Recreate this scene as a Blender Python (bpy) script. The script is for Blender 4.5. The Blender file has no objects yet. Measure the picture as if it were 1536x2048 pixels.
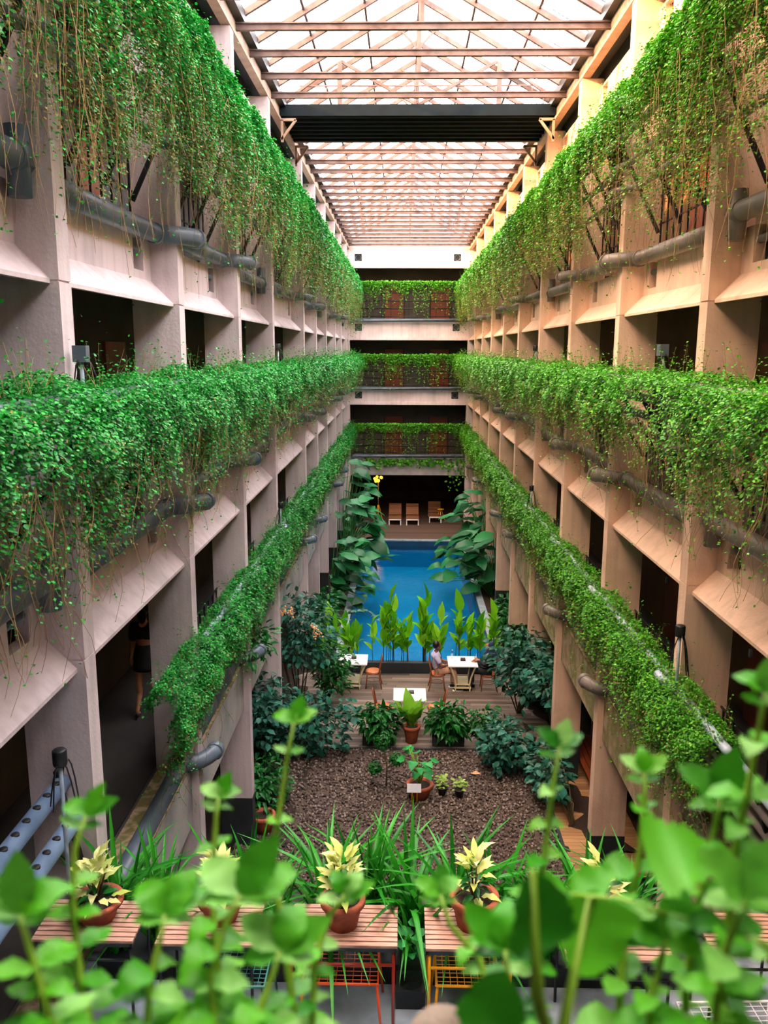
import bpy, bmesh, math, random
import numpy as np
from mathutils import Vector, Matrix, Euler

random.seed(7); rng = np.random.default_rng(7)
SC = bpy.context.scene
COL = SC.collection
PI = math.pi

# ---------------------------------------------------------------- camera, sky, sun, exposure
CAMZ = 8.9
F_PX, PITCH, YAW, ROLL = 1671.0, 0.1911, 0.0219, -0.0036
cam = bpy.data.cameras.new('camera'); co = bpy.data.objects.new('camera', cam); COL.objects.link(co)
fw = Vector((math.sin(-YAW) * math.cos(PITCH), math.cos(YAW) * math.cos(PITCH), -math.sin(PITCH)))
rt = Vector((math.cos(YAW), math.sin(YAW), 0)); rt.x, rt.y = math.cos(YAW), math.sin(-YAW) * -1
rt = fw.cross(Vector((0, 0, 1))).normalized(); up = rt.cross(fw)
cr, sr = math.cos(ROLL), math.sin(ROLL)
rt2 = rt * cr - up * sr; up2 = rt * sr + up * cr
co.matrix_world = Matrix((( rt2.x, up2.x, -fw.x, 0), (rt2.y, up2.y, -fw.y, 0), (rt2.z, up2.z, -fw.z, CAMZ), (0, 0, 0, 1)))
cam.sensor_fit = 'VERTICAL'; cam.sensor_height = 36.0; cam.lens = F_PX / 2048 * 36
cam.clip_start = 0.05; cam.clip_end = 400
cam.dof.use_dof = True; cam.dof.focus_distance = 15.0; cam.dof.aperture_fstop = 7.5
SC.camera = co

def at(px, py, d):
    "world point seen at photo pixel px,py at distance d"
    v = fw + rt2 * ((px - 768) / F_PX) - up2 * ((py - 1024) / F_PX)
    return Vector((0, 0, CAMZ)) + v.normalized() * d

W = bpy.data.worlds.new('sky'); SC.world = W; W.use_nodes = True
nt = W.node_tree; nt.nodes.clear()
wo = nt.nodes.new('ShaderNodeOutputWorld'); bg = nt.nodes.new('ShaderNodeBackground')
tc = nt.nodes.new('ShaderNodeTexCoord'); dp = nt.nodes.new('ShaderNodeVectorMath'); dp.operation = 'DOT_PRODUCT'
SUN_EL, SUN_AZ = math.radians(17), math.radians(200)       # sun low on the left, a little behind the camera
sdir = Vector((math.cos(SUN_EL) * math.cos(SUN_AZ), math.cos(SUN_EL) * math.sin(SUN_AZ), math.sin(SUN_EL)))
dp.inputs[1].default_value = sdir
rp = nt.nodes.new('ShaderNodeValToRGB')
rp.color_ramp.elements[0].position = 0.0; rp.color_ramp.elements[0].color = (0.88, 0.93, 1.0, 1)
rp.color_ramp.elements[1].position = 1.0; rp.color_ramp.elements[1].color = (1.25, 0.80, 0.48, 1)
e = rp.color_ramp.elements.new(0.45); e.color = (1.0, 0.96, 0.95, 1)
mr = nt.nodes.new('ShaderNodeMapRange'); mr.inputs[1].default_value = -1; mr.inputs[2].default_value = 1
nt.links.new(tc.outputs['Generated'], dp.inputs[0]); nt.links.new(dp.outputs['Value'], mr.inputs[0])
nt.links.new(mr.outputs[0], rp.inputs[0]); nt.links.new(rp.outputs[0], bg.inputs[0]); nt.links.new(bg.outputs[0], wo.inputs[0])
bg.inputs[1].default_value = 11.0
sl = bpy.data.lights.new('sun', 'SUN'); so = bpy.data.objects.new('sun', sl); COL.objects.link(so)
sl.energy = 15.0; sl.angle = math.radians(1.5); sl.color = (1.0, 0.55, 0.2)
so.rotation_euler = (-sdir).to_track_quat('-Z', 'Y').to_euler()
SC.view_settings.view_transform = 'Standard'; SC.view_settings.look = 'None'
SC.view_settings.gamma = 1; SC.view_settings.use_curve_mapping = False
SC.view_settings.exposure = 0.52
SC.cycles.use_denoising = True
SC.cycles.max_bounces = 8; SC.cycles.diffuse_bounces = 5; SC.cycles.transparent_max_bounces = 10
SC.cycles.sample_clamp_indirect = 8.0

# ---------------------------------------------------------------- materials
def s2l(c): return c / 12.92 if c <= 0.04045 else ((c + 0.055) / 1.055) ** 2.4
def rgb(h): return tuple(s2l(int(h[i:i + 2], 16) / 255) for i in (0, 2, 4)) + (1,)
MATS = {}
def mat(name, cols, rough=0.6, scale=3.0, bump=0.0, bscale=40.0, island=False, trans=0.0, metal=0.0, spec=0.5, detail=5, stretch=None, coat=0.0):
    """noise (or per-piece random) ramp through cols; bump; optional translucency for leaves"""
    if name in MATS: return MATS[name]
    m = bpy.data.materials.new(name); m.use_nodes = True; t = m.node_tree; N = t.nodes; L = t.links
    b = N['Principled BSDF']; out = N['Material Output']
    b.inputs['Roughness'].default_value = rough; b.inputs['Metallic'].default_value = metal
    b.inputs['Specular IOR Level'].default_value = min(spec, .22) if trans else spec
    if coat: b.inputs['Coat Weight'].default_value = coat
    r = N.new('ShaderNodeValToRGB'); cs = [rgb(c) for c in cols]
    r.color_ramp.elements[0].color = cs[0]; r.color_ramp.elements[1].color = cs[-1]
    lo, hi = (0.0, 1.0) if island else (0.3, 0.7)
    r.color_ramp.elements[0].position = lo; r.color_ramp.elements[1].position = hi
    for i, c in enumerate(cs[1:-1]):
        e = r.color_ramp.elements.new(lo + (hi - lo) * (i + 1) / (len(cs) - 1)); e.color = c
    tc = N.new('ShaderNodeTexCoord'); mp = N.new('ShaderNodeMapping'); L.new(tc.outputs['Object'], mp.inputs[0])
    if stretch: mp.inputs['Scale'].default_value = stretch
    if island == 'object':
        oi = N.new('ShaderNodeObjectInfo'); L.new(oi.outputs['Random'], r.inputs[0])
    elif island:
        g = N.new('ShaderNodeNewGeometry'); L.new(g.outputs['Random Per Island'], r.inputs[0])
    else:
        n = N.new('ShaderNodeTexNoise'); n.inputs['Scale'].default_value = scale; n.inputs['Detail'].default_value = detail
        L.new(mp.outputs[0], n.inputs[0]); L.new(n.outputs[0], r.inputs[0])
    L.new(r.outputs[0], b.inputs['Base Color'])
    if bump:
        n2 = N.new('ShaderNodeTexNoise'); n2.inputs['Scale'].default_value = bscale; n2.inputs['Detail'].default_value = 4
        L.new(mp.outputs[0], n2.inputs[0])
        bp = N.new('ShaderNodeBump'); bp.inputs['Strength'].default_value = bump; bp.inputs['Distance'].default_value = 0.02
        L.new(n2.outputs[0], bp.inputs['Height']); L.new(bp.outputs[0], b.inputs['Normal'])
    if trans:
        tr = N.new('ShaderNodeBsdfTranslucent'); L.new(r.outputs[0], tr.inputs[0])
        mx = N.new('ShaderNodeMixShader'); mx.inputs[0].default_value = trans
        L.new(b.outputs[0], mx.inputs[1]); L.new(tr.outputs[0], mx.inputs[2]); L.new(mx.outputs[0], out.inputs[0])
    MATS[name] = m; return m

def wall_mat(name, base, dark):
    "painted concrete: broad tint, vertical weather streaks"
    m = mat(name, [dark, base, base], 0.85, 0.8, 0.25, 30)
    t = m.node_tree; N = t.nodes; L = t.links; b = N['Principled BSDF']; r = b.inputs['Base Color'].links[0].from_node
    mp = N.new('ShaderNodeMapping'); mp.inputs['Scale'].default_value = (6, 6, 0.35)
    tc = N.new('ShaderNodeTexCoord'); n = N.new('ShaderNodeTexNoise'); n.inputs['Scale'].default_value = 1.5; n.inputs['Detail'].default_value = 6
    L.new(tc.outputs['Object'], mp.inputs[0]); L.new(mp.outputs[0], n.inputs[0])
    rr = N.new('ShaderNodeValToRGB'); rr.color_ramp.elements[0].position = 0.32; rr.color_ramp.elements[0].color = (0.62, 0.6, 0.6, 1)
    rr.color_ramp.elements[1].position = 0.55; rr.color_ramp.elements[1].color = (1, 1, 1, 1); L.new(n.outputs[0], rr.inputs[0])
    mx = N.new('ShaderNodeMix'); mx.data_type = 'RGBA'; mx.blend_type = 'MULTIPLY'; mx.inputs[0].default_value = 0.35
    L.new(r.outputs[0], mx.inputs[6]); L.new(rr.outputs[0], mx.inputs[7]); L.new(mx.outputs[2], b.inputs['Base Color'])
    return m
M_LW = wall_mat('paint_left', 'D8C8CB', 'B0A3A5')
M_RW = wall_mat('paint_right_sun_tint', 'EAC8B0', 'C4A38C')  # warm sun bounce on the right side is put into this wall colour
M_BW = wall_mat('paint_back', 'E3D2D2', 'C4B3B3')
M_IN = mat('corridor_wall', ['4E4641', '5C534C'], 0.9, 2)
M_INR = mat('corridor_wall_lamp_tint', ['6B4E38', '7C5C44'], 0.9, 2)  # warm lamp glow painted into the right corridor wall, no lamps built
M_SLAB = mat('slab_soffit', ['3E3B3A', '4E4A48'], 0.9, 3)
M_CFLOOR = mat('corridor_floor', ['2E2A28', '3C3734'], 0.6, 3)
M_EDGE = mat('mossy_ledge', ['8C6A4E', '6E6A3C', 'B79A80', '5A6A34'], 0.95, 5, 0.6, 25)
M_LEDGE = mat('ledge_concrete', ['8C8B8C', 'A7A3A0', 'BCB4AE'], 0.9, 1.5, 0.3, 20)
M_LEDGER = mat('ledge_concrete_warm', ['8F8068', 'B49C82', '7A7A48', 'BBA58C'], 0.9, 1.8, 0.3, 20)
M_DARK = mat('dark_paint', ['1B2226', '262E33'], 0.7, 4)
M_VOID = mat('duct_black', ['050404', '0A0808'], 0.9, 4)
M_PIPE = mat('grey_pvc', ['4E5C6B', '66717E'], 0.42, 4, 0.05, 60)
M_PIPER = mat('grey_pvc_warm', ['66625F', '857C76'], 0.45, 4, 0.05, 60)
M_PIPEL = mat('pale_pvc', ['8FA3B8', 'B7C4D2'], 0.4, 6)
M_BLACK = mat('black_steel', ['14181B', '23282C'], 0.45, 6, metal=0.3)
M_STEEL = mat('rusty_steel', ['4A3A38', '655250', '452E28'], 0.6, 3, 0.1, 50)
M_TEAL = mat('dark_deck_steel', ['0A1218', '101B22'], 0.85, 4, spec=.15)
M_GUTTER = mat('gutter_brown', ['8D7260', 'A98F7B'], 0.6, 4)
M_WOOD = mat('deck_wood', ['544740', '75655A', '8A7A6E', '433830'], 0.7, 1.0, 0.3, 30, island='object', stretch=(1, 8, 1))
M_WOODT = mat('table_slat_wood', ['A87A68', 'C69A86', '8F6556'], 0.6, 4, 0.2, 60, stretch=(1, 12, 1))
M_CHAIR = mat('bentwood', ['7E3A1C', '9A4C26'], 0.35, 8, coat=0.3)
M_SEAT = mat('chair_seat_wood', ['B8683A', 'C47848'], 0.4, 6)
M_DOOR = mat('door_brown', ['74341A', '843C1E'], 0.5, 3, stretch=(8, 1, 1))
M_DOORD = mat('door_dark', ['2A1612', '38201A'], 0.5, 3)
M_WHITE = mat('white_laminate', ['F2F2F4', 'FFFFFF'], 0.35, 3)
M_CREAM = mat('cream_metal', ['C9BE98', 'DCD3B0'], 0.5, 5)
M_RUB = mat('black_rubber', ['101010', '1C1C1C'], 0.6, 5)
M_TERRA = mat('terracotta', ['8C4128', 'A9563A', '7A3826'], 0.8, 4, 0.3, 60)
M_SOIL = mat('soil', ['1D130E', '35241A'], 0.95, 30, 0.8, 60)
M_CONC = mat('balcony_concrete', ['66717E', '98A4B2', '7C8896'], 0.45, 2.2, 0.2, 15)
M_GRAVEL = mat('gravel_pieces', ['42342F', '6A5850', '94867E', '54443E', '2F2622'], 0.8, 3, island=True)
M_ORANGE = mat('orange_metal', ['E8501E', 'F05F2A'], 0.4, 4)
M_RED = mat('dark_red_metal', ['8E1F12', 'A32A1A'], 0.4, 4)
M_YEL = mat('yellow_metal', ['E59A0E', 'F2AC1E'], 0.4, 4)
M_TEALM = mat('teal_metal', ['1E6662', '2B7B74'], 0.4, 4)
M_WMET = mat('white_metal', ['E6E6EA', 'F4F4F6'], 0.4, 4)
M_STEM = mat('dry_stem', ['8A6A3E', 'A98A5C', '6B4E2E'], 0.8, 6, island=True)
M_GSTEM = mat('green_stem', ['6F9A20', '8DB82E'], 0.5, 8)
M_DSTEM = mat('dark_stem', ['4A3D28', '6B5A3A'], 0.7, 8)
M_HL = mat('hedge_leaf_cool', ['0C5E18', '1E9430', '147A22', '44BE4A', '094A1E'], 0.4, island=True, trans=0.25)
M_HR = mat('hedge_leaf_warm', ['256E0C', '46A018', '308410', '74C830', '1C560C'], 0.42, island=True, trans=0.25)
M_HD = mat('hedge_leaf_dry', ['6B6A28', '8A7A3E', '4F5E22', '9A8450'], 0.7, island=True, trans=0.2)
M_TEALL = mat('teal_leaf', ['1F5A46', '35786A', '2A6650', '17483A'], 0.35, island='object', trans=0.12)
M_TEALF = mat('teal_leaf_fine', ['1F5A46', '35786A', '1B4E30', '17483A'], 0.4, island=True, trans=0.12)
M_BIG = mat('broad_leaf', ['14532C', '1F6E44', '2A8248', '17482A'], 0.42, island='object', trans=0.15)
M_CANNA = mat('canna_leaf', ['4CAA12', '86D624', '3A9412', 'A4E838'], 0.35, island='object', trans=0.35)
M_DKG = mat('dark_green_leaf', ['12501A', '1E7028', '0F4218'], 0.35, island='object', trans=0.12)
M_STRAP = mat('strap_leaf', ['1F7A1C', '3A9E28', '17601A'], 0.35, island='object', trans=0.25)
M_PALE = mat('pale_yellow_leaf', ['D9E27A', 'EDF0A6', 'BFD25E', 'F2E9B0'], 0.45, island='object', trans=0.25)
M_FERN = mat('nest_fern_leaf', ['6FB02A', '85C238'], 0.4, island='object', trans=0.35)
M_FG = mat('mint_leaf', ['3A9A16', '66C028', '2A7E1A', '84D048', '4CAE20', 'A6E07A'], 0.38, island='object', trans=0.4)
M_FGD = mat('mint_leaf_dark', ['1F6A12', '2E8018'], 0.4, island='object', trans=0.25)
M_ROUND = mat('round_leaf', ['2E9A50', '46B25E'], 0.4, island='object', trans=0.3)
M_FLOWER = mat('orange_flower', ['F0A868', 'F7C79A'], 0.6, island=True)
M_SKIN = mat('skin', ['7A4630', '8C5238'], 0.5, 8)
M_SKIN2 = mat('skin_fair', ['B87858', 'C88868'], 0.5, 8)
M_HAIR = mat('black_hair', ['0C0A0A', '1A1512'], 0.5, 60)
M_SHIRT = mat('lavender_shirt', ['B9B4DC', 'CFCBEA'], 0.8, 12)
M_KHAKI = mat('pinkish_khaki', ['B98A72', 'C99A82'], 0.85, 12)
M_NAVY = mat('navy_cloth', ['0B1018', '151C2A'], 0.8, 12)
M_HIJAB = mat('navy_headscarf', ['142444', '1B2F58'], 0.8, 12)
M_GREYCLOTH = mat('dark_grey_cloth', ['17181A', '222325'], 0.85, 12)
M_COPING = mat('pool_coping', ['7A8C98', '97A6AF'], 0.6, 5)
M_TILE = mat('pool_tile', ['0A86B4', '1296C2'], 0.3, 0.6)
M_TILED = mat('pool_tile_dark', ['0A3552', '0E4266'], 0.3, 2)

def glass(name, tint, fog):
    m = bpy.data.materials.new(name); m.use_nodes = True; t = m.node_tree; N = t.nodes; L = t.links
    N.remove(N['Principled BSDF']); out = N['Material Output']
    a = N.new('ShaderNodeBsdfTransparent'); a.inputs[0].default_value = tint
    b = N.new('ShaderNodeBsdfTranslucent'); b.inputs[0].default_value = (0.9, 0.9, 0.92, 1)
    g = N.new('ShaderNodeBsdfGlossy'); g.inputs['Roughness'].default_value = 0.08
    fr = N.new('ShaderNodeFresnel'); fr.inputs[0].default_value = 1.25
    n = N.new('ShaderNodeTexNoise'); n.inputs['Scale'].default_value = 1.2; n.inputs['Detail'].default_value = 5
    r = N.new('ShaderNodeMapRange'); r.inputs[1].default_value = 0.35; r.inputs[2].default_value = 0.7; r.inputs[3].default_value = fog * 0.4; r.inputs[4].default_value = fog
    L.new(n.outputs[0], r.inputs[0])
    m1 = N.new('ShaderNodeMixShader'); L.new(r.outputs[0], m1.inputs[0]); L.new(a.outputs[0], m1.inputs[1]); L.new(b.outputs[0], m1.inputs[2])
    m2 = N.new('ShaderNodeMixShader'); fm = N.new('ShaderNodeMath'); fm.operation = 'MULTIPLY'; fm.inputs[1].default_value = 0.3; L.new(fr.outputs[0], fm.inputs[0]); L.new(fm.outputs[0], m2.inputs[0]); L.new(m1.outputs[0], m2.inputs[1]); L.new(g.outputs[0], m2.inputs[2])
    L.new(m2.outputs[0], out.inputs[0]); return m
M_GLASS = glass('roof_glass', (0.97, 0.98, 1, 1), 0.15)
M_CLEAR = glass('clear_glass', (0.9, 0.95, 0.97, 1), 0.05)

def water():
    m = bpy.data.materials.new('pool_water'); m.use_nodes = True; t = m.node_tree; N = t.nodes; L = t.links
    N.remove(N['Principled BSDF']); out = N['Material Output']
    a = N.new('ShaderNodeBsdfTransparent'); a.inputs[0].default_value = (0.55, 0.9, 1.0, 1)
    g = N.new('ShaderNodeBsdfGlossy'); g.inputs['Roughness'].default_value = 0.06
    fr = N.new('ShaderNodeFresnel'); fr.inputs[0].default_value = 1.33
    n = N.new('ShaderNodeTexNoise'); n.inputs['Scale'].default_value = 2.2; n.inputs['Detail'].default_value = 3
    b = N.new('ShaderNodeBump'); b.inputs['Strength'].default_value = 0.35; b.inputs['Distance'].default_value = 0.05
    tc = N.new('ShaderNodeTexCoord'); L.new(tc.outputs['Object'], n.inputs[0]); L.new(n.outputs[0], b.inputs['Height'])
    L.new(b.outputs[0], g.inputs['Normal']); L.new(b.outputs[0], fr.inputs['Normal'])
    mx = N.new('ShaderNodeMixShader'); L.new(fr.outputs[0], mx.inputs[0]); L.new(a.outputs[0], mx.inputs[1]); L.new(g.outputs[0], mx.inputs[2])
    L.new(mx.outputs[0], out.inputs[0]); return m
M_WATER = water()
def flame_mat():
    m = bpy.data.materials.new('lamp_glow'); m.use_nodes = True; b = m.node_tree.nodes['Principled BSDF']
    b.inputs['Base Color'].default_value = (1, 0.5, 0.05, 1); b.inputs['Emission Color'].default_value = (1, 0.42, 0.02, 1)
    b.inputs['Emission Strength'].default_value = 3.0; return m
M_GLOW = flame_mat()

# ---------------------------------------------------------------- mesh helpers
class MB:
    def __init__(s): s.v = []; s.f = []; s.sm = []
    def add(s, vs, fs, smooth=False):
        o = len(s.v); s.v += [tuple(v) for v in vs]; s.f += [tuple(i + o for i in f) for f in fs]; s.sm += [smooth] * len(fs); return s
    def box(s, x0, x1, y0, y1, z0, z1):
        v = [(x0, y0, z0), (x1, y0, z0), (x1, y1, z0), (x0, y1, z0), (x0, y0, z1), (x1, y0, z1), (x1, y1, z1), (x0, y1, z1)]
        if (x1 - x0) * (y1 - y0) * (z1 - z0) < 0:
            return s.add(v, [(0, 1, 2, 3), (4, 7, 6, 5), (0, 4, 5, 1), (1, 5, 6, 2), (2, 6, 7, 3), (3, 7, 4, 0)])
        return s.add(v, [(3, 2, 1, 0), (4, 5, 6, 7), (0, 1, 5, 4), (1, 2, 6, 5), (2, 3, 7, 6), (3, 0, 4, 7)])
    def prism(s, prof, y0, y1, axis='y'):
        "closed profile [(a,b)] swept; axis y: (x,z) profile, axis x: (y,z) profile"
        n = len(prof)
        if axis == 'y': vs = [(a, y0, b) for a, b in prof] + [(a, y1, b) for a, b in prof]
        else: vs = [(y0, a, b) for a, b in prof] + [(y1, a, b) for a, b in prof]
        fs = [(i, (i + 1) % n, n + (i + 1) % n, n + i) for i in range(n)] + [tuple(range(n))[::-1], tuple(range(n, 2 * n))]
        return s.add(vs, fs)
    def tube(s, pts, r, n=8, caps=True, smooth=True):
        pts = [Vector(p) for p in pts]; m = len(pts); vs = []
        rs = r if isinstance(r, (list, tuple)) else [r] * m
        ref = None
        for i, p in enumerate(pts):
            d = (pts[min(i + 1, m - 1)] - pts[max(i - 1, 0)])
            d = d.normalized() if d.length > 1e-9 else Vector((0, 0, 1))
            if ref is None: ref = Vector((0, 0, 1)) if abs(d.z) < 0.9 else Vector((1, 0, 0))
            a = d.cross(ref)
            if a.length < 1e-4: a = d.cross(Vector((0, 1, 0)))
            a.normalize(); b = a.cross(d); ref = b.cross(a) * 0 + b if False else ref
            for k in range(n):
                t = 2 * PI * k / n; vs.append(p + (a * math.cos(t) + b * math.sin(t)) * rs[i])
        fs = [(i * n + k, i * n + (k + 1) % n, (i + 1) * n + (k + 1) % n, (i + 1) * n + k) for i in range(m - 1) for k in range(n)]
        s.add(vs, fs, smooth)
        if caps:
            o = len(s.v) - len(vs); s.f += [tuple(o + k for k in range(n))[::-1], tuple(o + (m - 1) * n + k for k in range(n))]; s.sm += [False, False]
        return s
    def bar(s, a, b, w, h=None):
        "rectangular bar from a to b"
        h = h or w; a = Vector(a); b = Vector(b); d = (b - a).normalized()
        ref = Vector((0, 0, 1)) if abs(d.z) < 0.95 else Vector((1, 0, 0))
        x = d.cross(ref).normalized() * w / 2; y = x.cross(d).normalized() * h / 2
        v = [a - x - y, a + x - y, a + x + y, a - x + y, b - x - y, b + x - y, b + x + y, b - x + y]
        return s.add(v, [(0, 1, 2, 3)[::-1], (4, 5, 6, 7), (0, 1, 5, 4), (1, 2, 6, 5), (2, 3, 7, 6), (3, 0, 4, 7)])
    def lathe(s, prof, c=(0, 0, 0), n=20, close=False):
        "profile [(r,z)] about z at c"
        m = len(prof); vs = [(c[0] + r * math.cos(2 * PI * k / n), c[1] + r * math.sin(2 * PI * k / n), c[2] + z) for r, z in prof for k in range(n)]
        fs = [(i * n + k, i * n + (k + 1) % n, (i + 1) * n + (k + 1) % n, (i + 1) * n + k) for i in range(m - 1) for k in range(n)]
        s.add(vs, fs, True); return s
    def ball(s, c, r, n=10, m=7):
        c = Vector(c); r = Vector(r) if not isinstance(r, (int, float)) else Vector((r, r, r)); vs = []
        for i in range(m + 1):
            ph = PI * i / m
            for k in range(n):
                t = 2 * PI * k / n; vs.append((c.x + r.x * math.sin(ph) * math.cos(t), c.y + r.y * math.sin(ph) * math.sin(t), c.z - r.z * math.cos(ph)))
        fs = [(i * n + k, i * n + (k + 1) % n, (i + 1) * n + (k + 1) % n, (i + 1) * n + k) for i in range(m) for k in range(n)]
        return s.add(vs, fs, True)
    def mesh(s, name, m, org=(0, 0, 0)):
        me = bpy.data.meshes.new(name); o = Vector(org)
        me.from_pydata([(v[0] - o.x, v[1] - o.y, v[2] - o.z) for v in s.v], [], s.f)
        me.polygons.foreach_set('use_smooth', s.sm); me.materials.append(m); me.update(); return me
ORG = {}
def link(o, parent=None, org=(0, 0, 0)):
    COL.objects.link(o)
    if parent is not None: o.parent = parent; ORG[o] = ORG[parent]
    else: o.location = org; ORG[o] = Vector(org)
    return o
def tag(o, label, cat, group=None):
    o['label'] = label; o['category'] = cat
    if group: o['group'] = group
    return o
def thing(name, label, cat, org=(0, 0, 0), group=None):
    o = bpy.data.objects.new(name, None); o.empty_display_size = 0.1
    return tag(link(o, None, org), label, cat, group)
def part(name, mb, m, parent, kind=None):
    o = bpy.data.objects.new(name, mb.mesh(name, m, ORG[parent])); link(o, parent)
    if kind: o['kind'] = kind
    return o
def solo(name, mb, m, label, cat, org=(0, 0, 0), group=None):
    o = bpy.data.objects.new(name, mb.mesh(name, m, org)); link(o, None, org); return tag(o, label, cat, group)
def struct(name, mb, m, org=(0, 0, 0)):
    o = bpy.data.objects.new(name, mb.mesh(name, m, org)); link(o, None, org); o['kind'] = 'structure'; return o
def npmesh(name, V, Fq, m, parent, smooth=False, kind='stuff'):
    "numpy verts (n,3) world, faces (k,4) or (k,3) indices"
    me = bpy.data.meshes.new(name); k = Fq.shape[1]; o = np.array(ORG[parent]) if parent is not None else np.zeros(3)
    V = (V - o).astype(np.float32)
    me.vertices.add(len(V)); me.vertices.foreach_set('co', V.ravel())
    me.loops.add(Fq.size); me.loops.foreach_set('vertex_index', Fq.ravel().astype(np.int32))
    me.polygons.add(len(Fq)); me.polygons.foreach_set('loop_start', np.arange(0, Fq.size, k, dtype=np.int32))
    try: me.polygons.foreach_set('loop_total', np.full(len(Fq), k, dtype=np.int32))
    except Exception: pass
    if smooth: me.polygons.foreach_set('use_smooth', np.ones(len(Fq), dtype=bool))
    me.update(calc_edges=True); me.materials.append(m)
    ob = bpy.data.objects.new(name, me); link(ob, parent)
    if kind: ob['kind'] = kind
    return ob

def norm(a): return a / (np.linalg.norm(a, axis=1, keepdims=True) + 1e-9)
def leaves(name, P, Nn, D, S, m, parent, wide=0.8, hi=True):
    "cloud of folded leaves. P base, Nn normal, D direction, S length"
    D = norm(D - (D * Nn).sum(1, keepdims=True) * Nn); B = np.cross(Nn, D); S = S[:, None]; w = S * wide / 2
    if hi:
        V = np.stack([P, P + D * S * 0.25 + B * w * 0.85 + Nn * S * 0.1, P + D * S * 0.68 + B * w * 0.8 + Nn * S * 0.08, P + D * S - Nn * S * 0.08,
                      P + D * S * 0.68 - B * w * 0.8 + Nn * S * 0.08, P + D * S * 0.25 - B * w * 0.85 + Nn * S * 0.1], 1)
        n = len(P); i = np.arange(n)[:, None] * 6
        F = np.concatenate([i + np.array([[0, 3, 2, 1]]), i + np.array([[0, 5, 4, 3]])], 0)
        return npmesh(name, V.reshape(-1, 3), F, m, parent)
    V = np.stack([P, P + D * S * 0.5 + B * w + Nn * S * 0.12, P + D * S, P + D * S * 0.5 - B * w + Nn * S * 0.12], 1)
    i = np.arange(len(P))[:, None] * 4
    return npmesh(name, V.reshape(-1, 3), i + np.array([[0, 3, 2, 1]]), m, parent)
def strands(name, paths, r, m, parent):
    "paths (n,k,3) thin 3-sided stems"
    n, k, _ = paths.shape; T = np.gradient(paths, axis=1); T /= np.linalg.norm(T, axis=2, keepdims=True) + 1e-9
    A = np.cross(T, np.array([0.3, 0.9, 0.1])); A /= np.linalg.norm(A, axis=2, keepdims=True) + 1e-9; B = np.cross(T, A)
    tp = np.linspace(1, 0.5, k)[None, :, None]
    rings = [paths + (A * math.cos(a) + B * math.sin(a)) * r * tp for a in (0, 2.094, 4.189)]
    V = np.stack(rings, 2).reshape(-1, 3)
    b = (np.arange(n)[:, None, None] * k + np.arange(k - 1)[None, :, None]) * 3; j = np.arange(3)[None, None, :]; j2 = (j + 1) % 3
    F = np.stack([b + j, b + j2, b + 3 + j2, b + 3 + j], -1).reshape(-1, 4)
    return npmesh(name, V, F, m, parent)
def sn(*a):
    "cheap smooth noise in -1..1"
    x, y, s = a
    return (np.sin(x * 1.7 + s) + np.sin(y * 2.3 + s * 2.1 + 1.3 * np.sin(x * 0.9 + s)) + np.sin(x * 3.9 - y * 2.9 + s * 3.3) * 0.7 + np.sin(x * 7.1 + y * 5.3 + s) * 0.4) / 3.1

# leaf blade meshes for leaves that are parts: base at origin, tip on +Y, face up +Z, length 1
def blade(name, m, width=0.35, shape='oval', curl=0.25, fold=0.12, wave=0.0, serr=0, seg=6, twist=0.0):
    vs = []; fs = []; n = seg * (2 if serr else 1)
    for i in range(n + 1):
        t = i / n
        if shape == 'oval': w = math.sin(PI * min(1, t ** 0.85)) ** 0.8
        elif shape == 'lance': w = math.sin(PI * t ** 0.75) ** 1.0
        elif shape == 'heart': w = (1 - t) ** 0.55 * min(1, t * 6 + 0.5) * (1.05 if t < 0.35 else 1)
        elif shape == 'strap': w = min(1, t * 8 + 0.4) * (1 - t ** 3)
        else: w = math.sin(PI * t) ** 0.6 * (1 if t < 0.7 else 1)
        w = max(w, 0.02) * width / 2
        if serr: w *= 1.0 + (0.09 if i % 2 else -0.06)
        a = curl * t * t * 1.3; y = t * (1 - 0.25 * curl * t); z = 0.28 * curl * math.sin(PI * t * 0.6) - a * 0.55
        wv = wave * math.sin(t * 14)
        tw = twist * t
        vs += [(-w * math.cos(tw), y, z + fold * w * 2 + wv * w - w * math.sin(tw)), (0, y, z), (w * math.cos(tw), y, z + fold * w * 2 - wv * w + w * math.sin(tw))]
    for i in range(n):
        for k in (0, 1):
            a = i * 3 + k; fs.append((a, a + 1, a + 4, a + 3))
    me = bpy.data.meshes.new(name); me.from_pydata(vs, [], fs); me.polygons.foreach_set('use_smooth', [True] * len(fs)); me.materials.append(m); return me
def put_leaf(me, parent, base, d, n, length, wx=1.0, name='leaf'):
    d = Vector(d).normalized(); n = Vector(n); n = (n - d * n.dot(d))
    n = n.normalized() if n.length > 1e-4 else d.orthogonal().normalized()
    x = d.cross(n)
    o = bpy.data.objects.new(name, me); COL.objects.link(o); o.parent = parent; ORG[o] = ORG[parent]
    L = Vector(base) - ORG[parent]
    o.matrix_local = Matrix(((x.x * length * wx, d.x * length, n.x * length, L.x), (x.y * length * wx, d.y * length, n.y * length, L.y), (x.z * length * wx, d.z * length, n.z * length, L.z), (0, 0, 0, 1)))
    return o
def rv(s=1.0): return Vector((random.gauss(0, s), random.gauss(0, s), random.gauss(0, s)))

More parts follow.
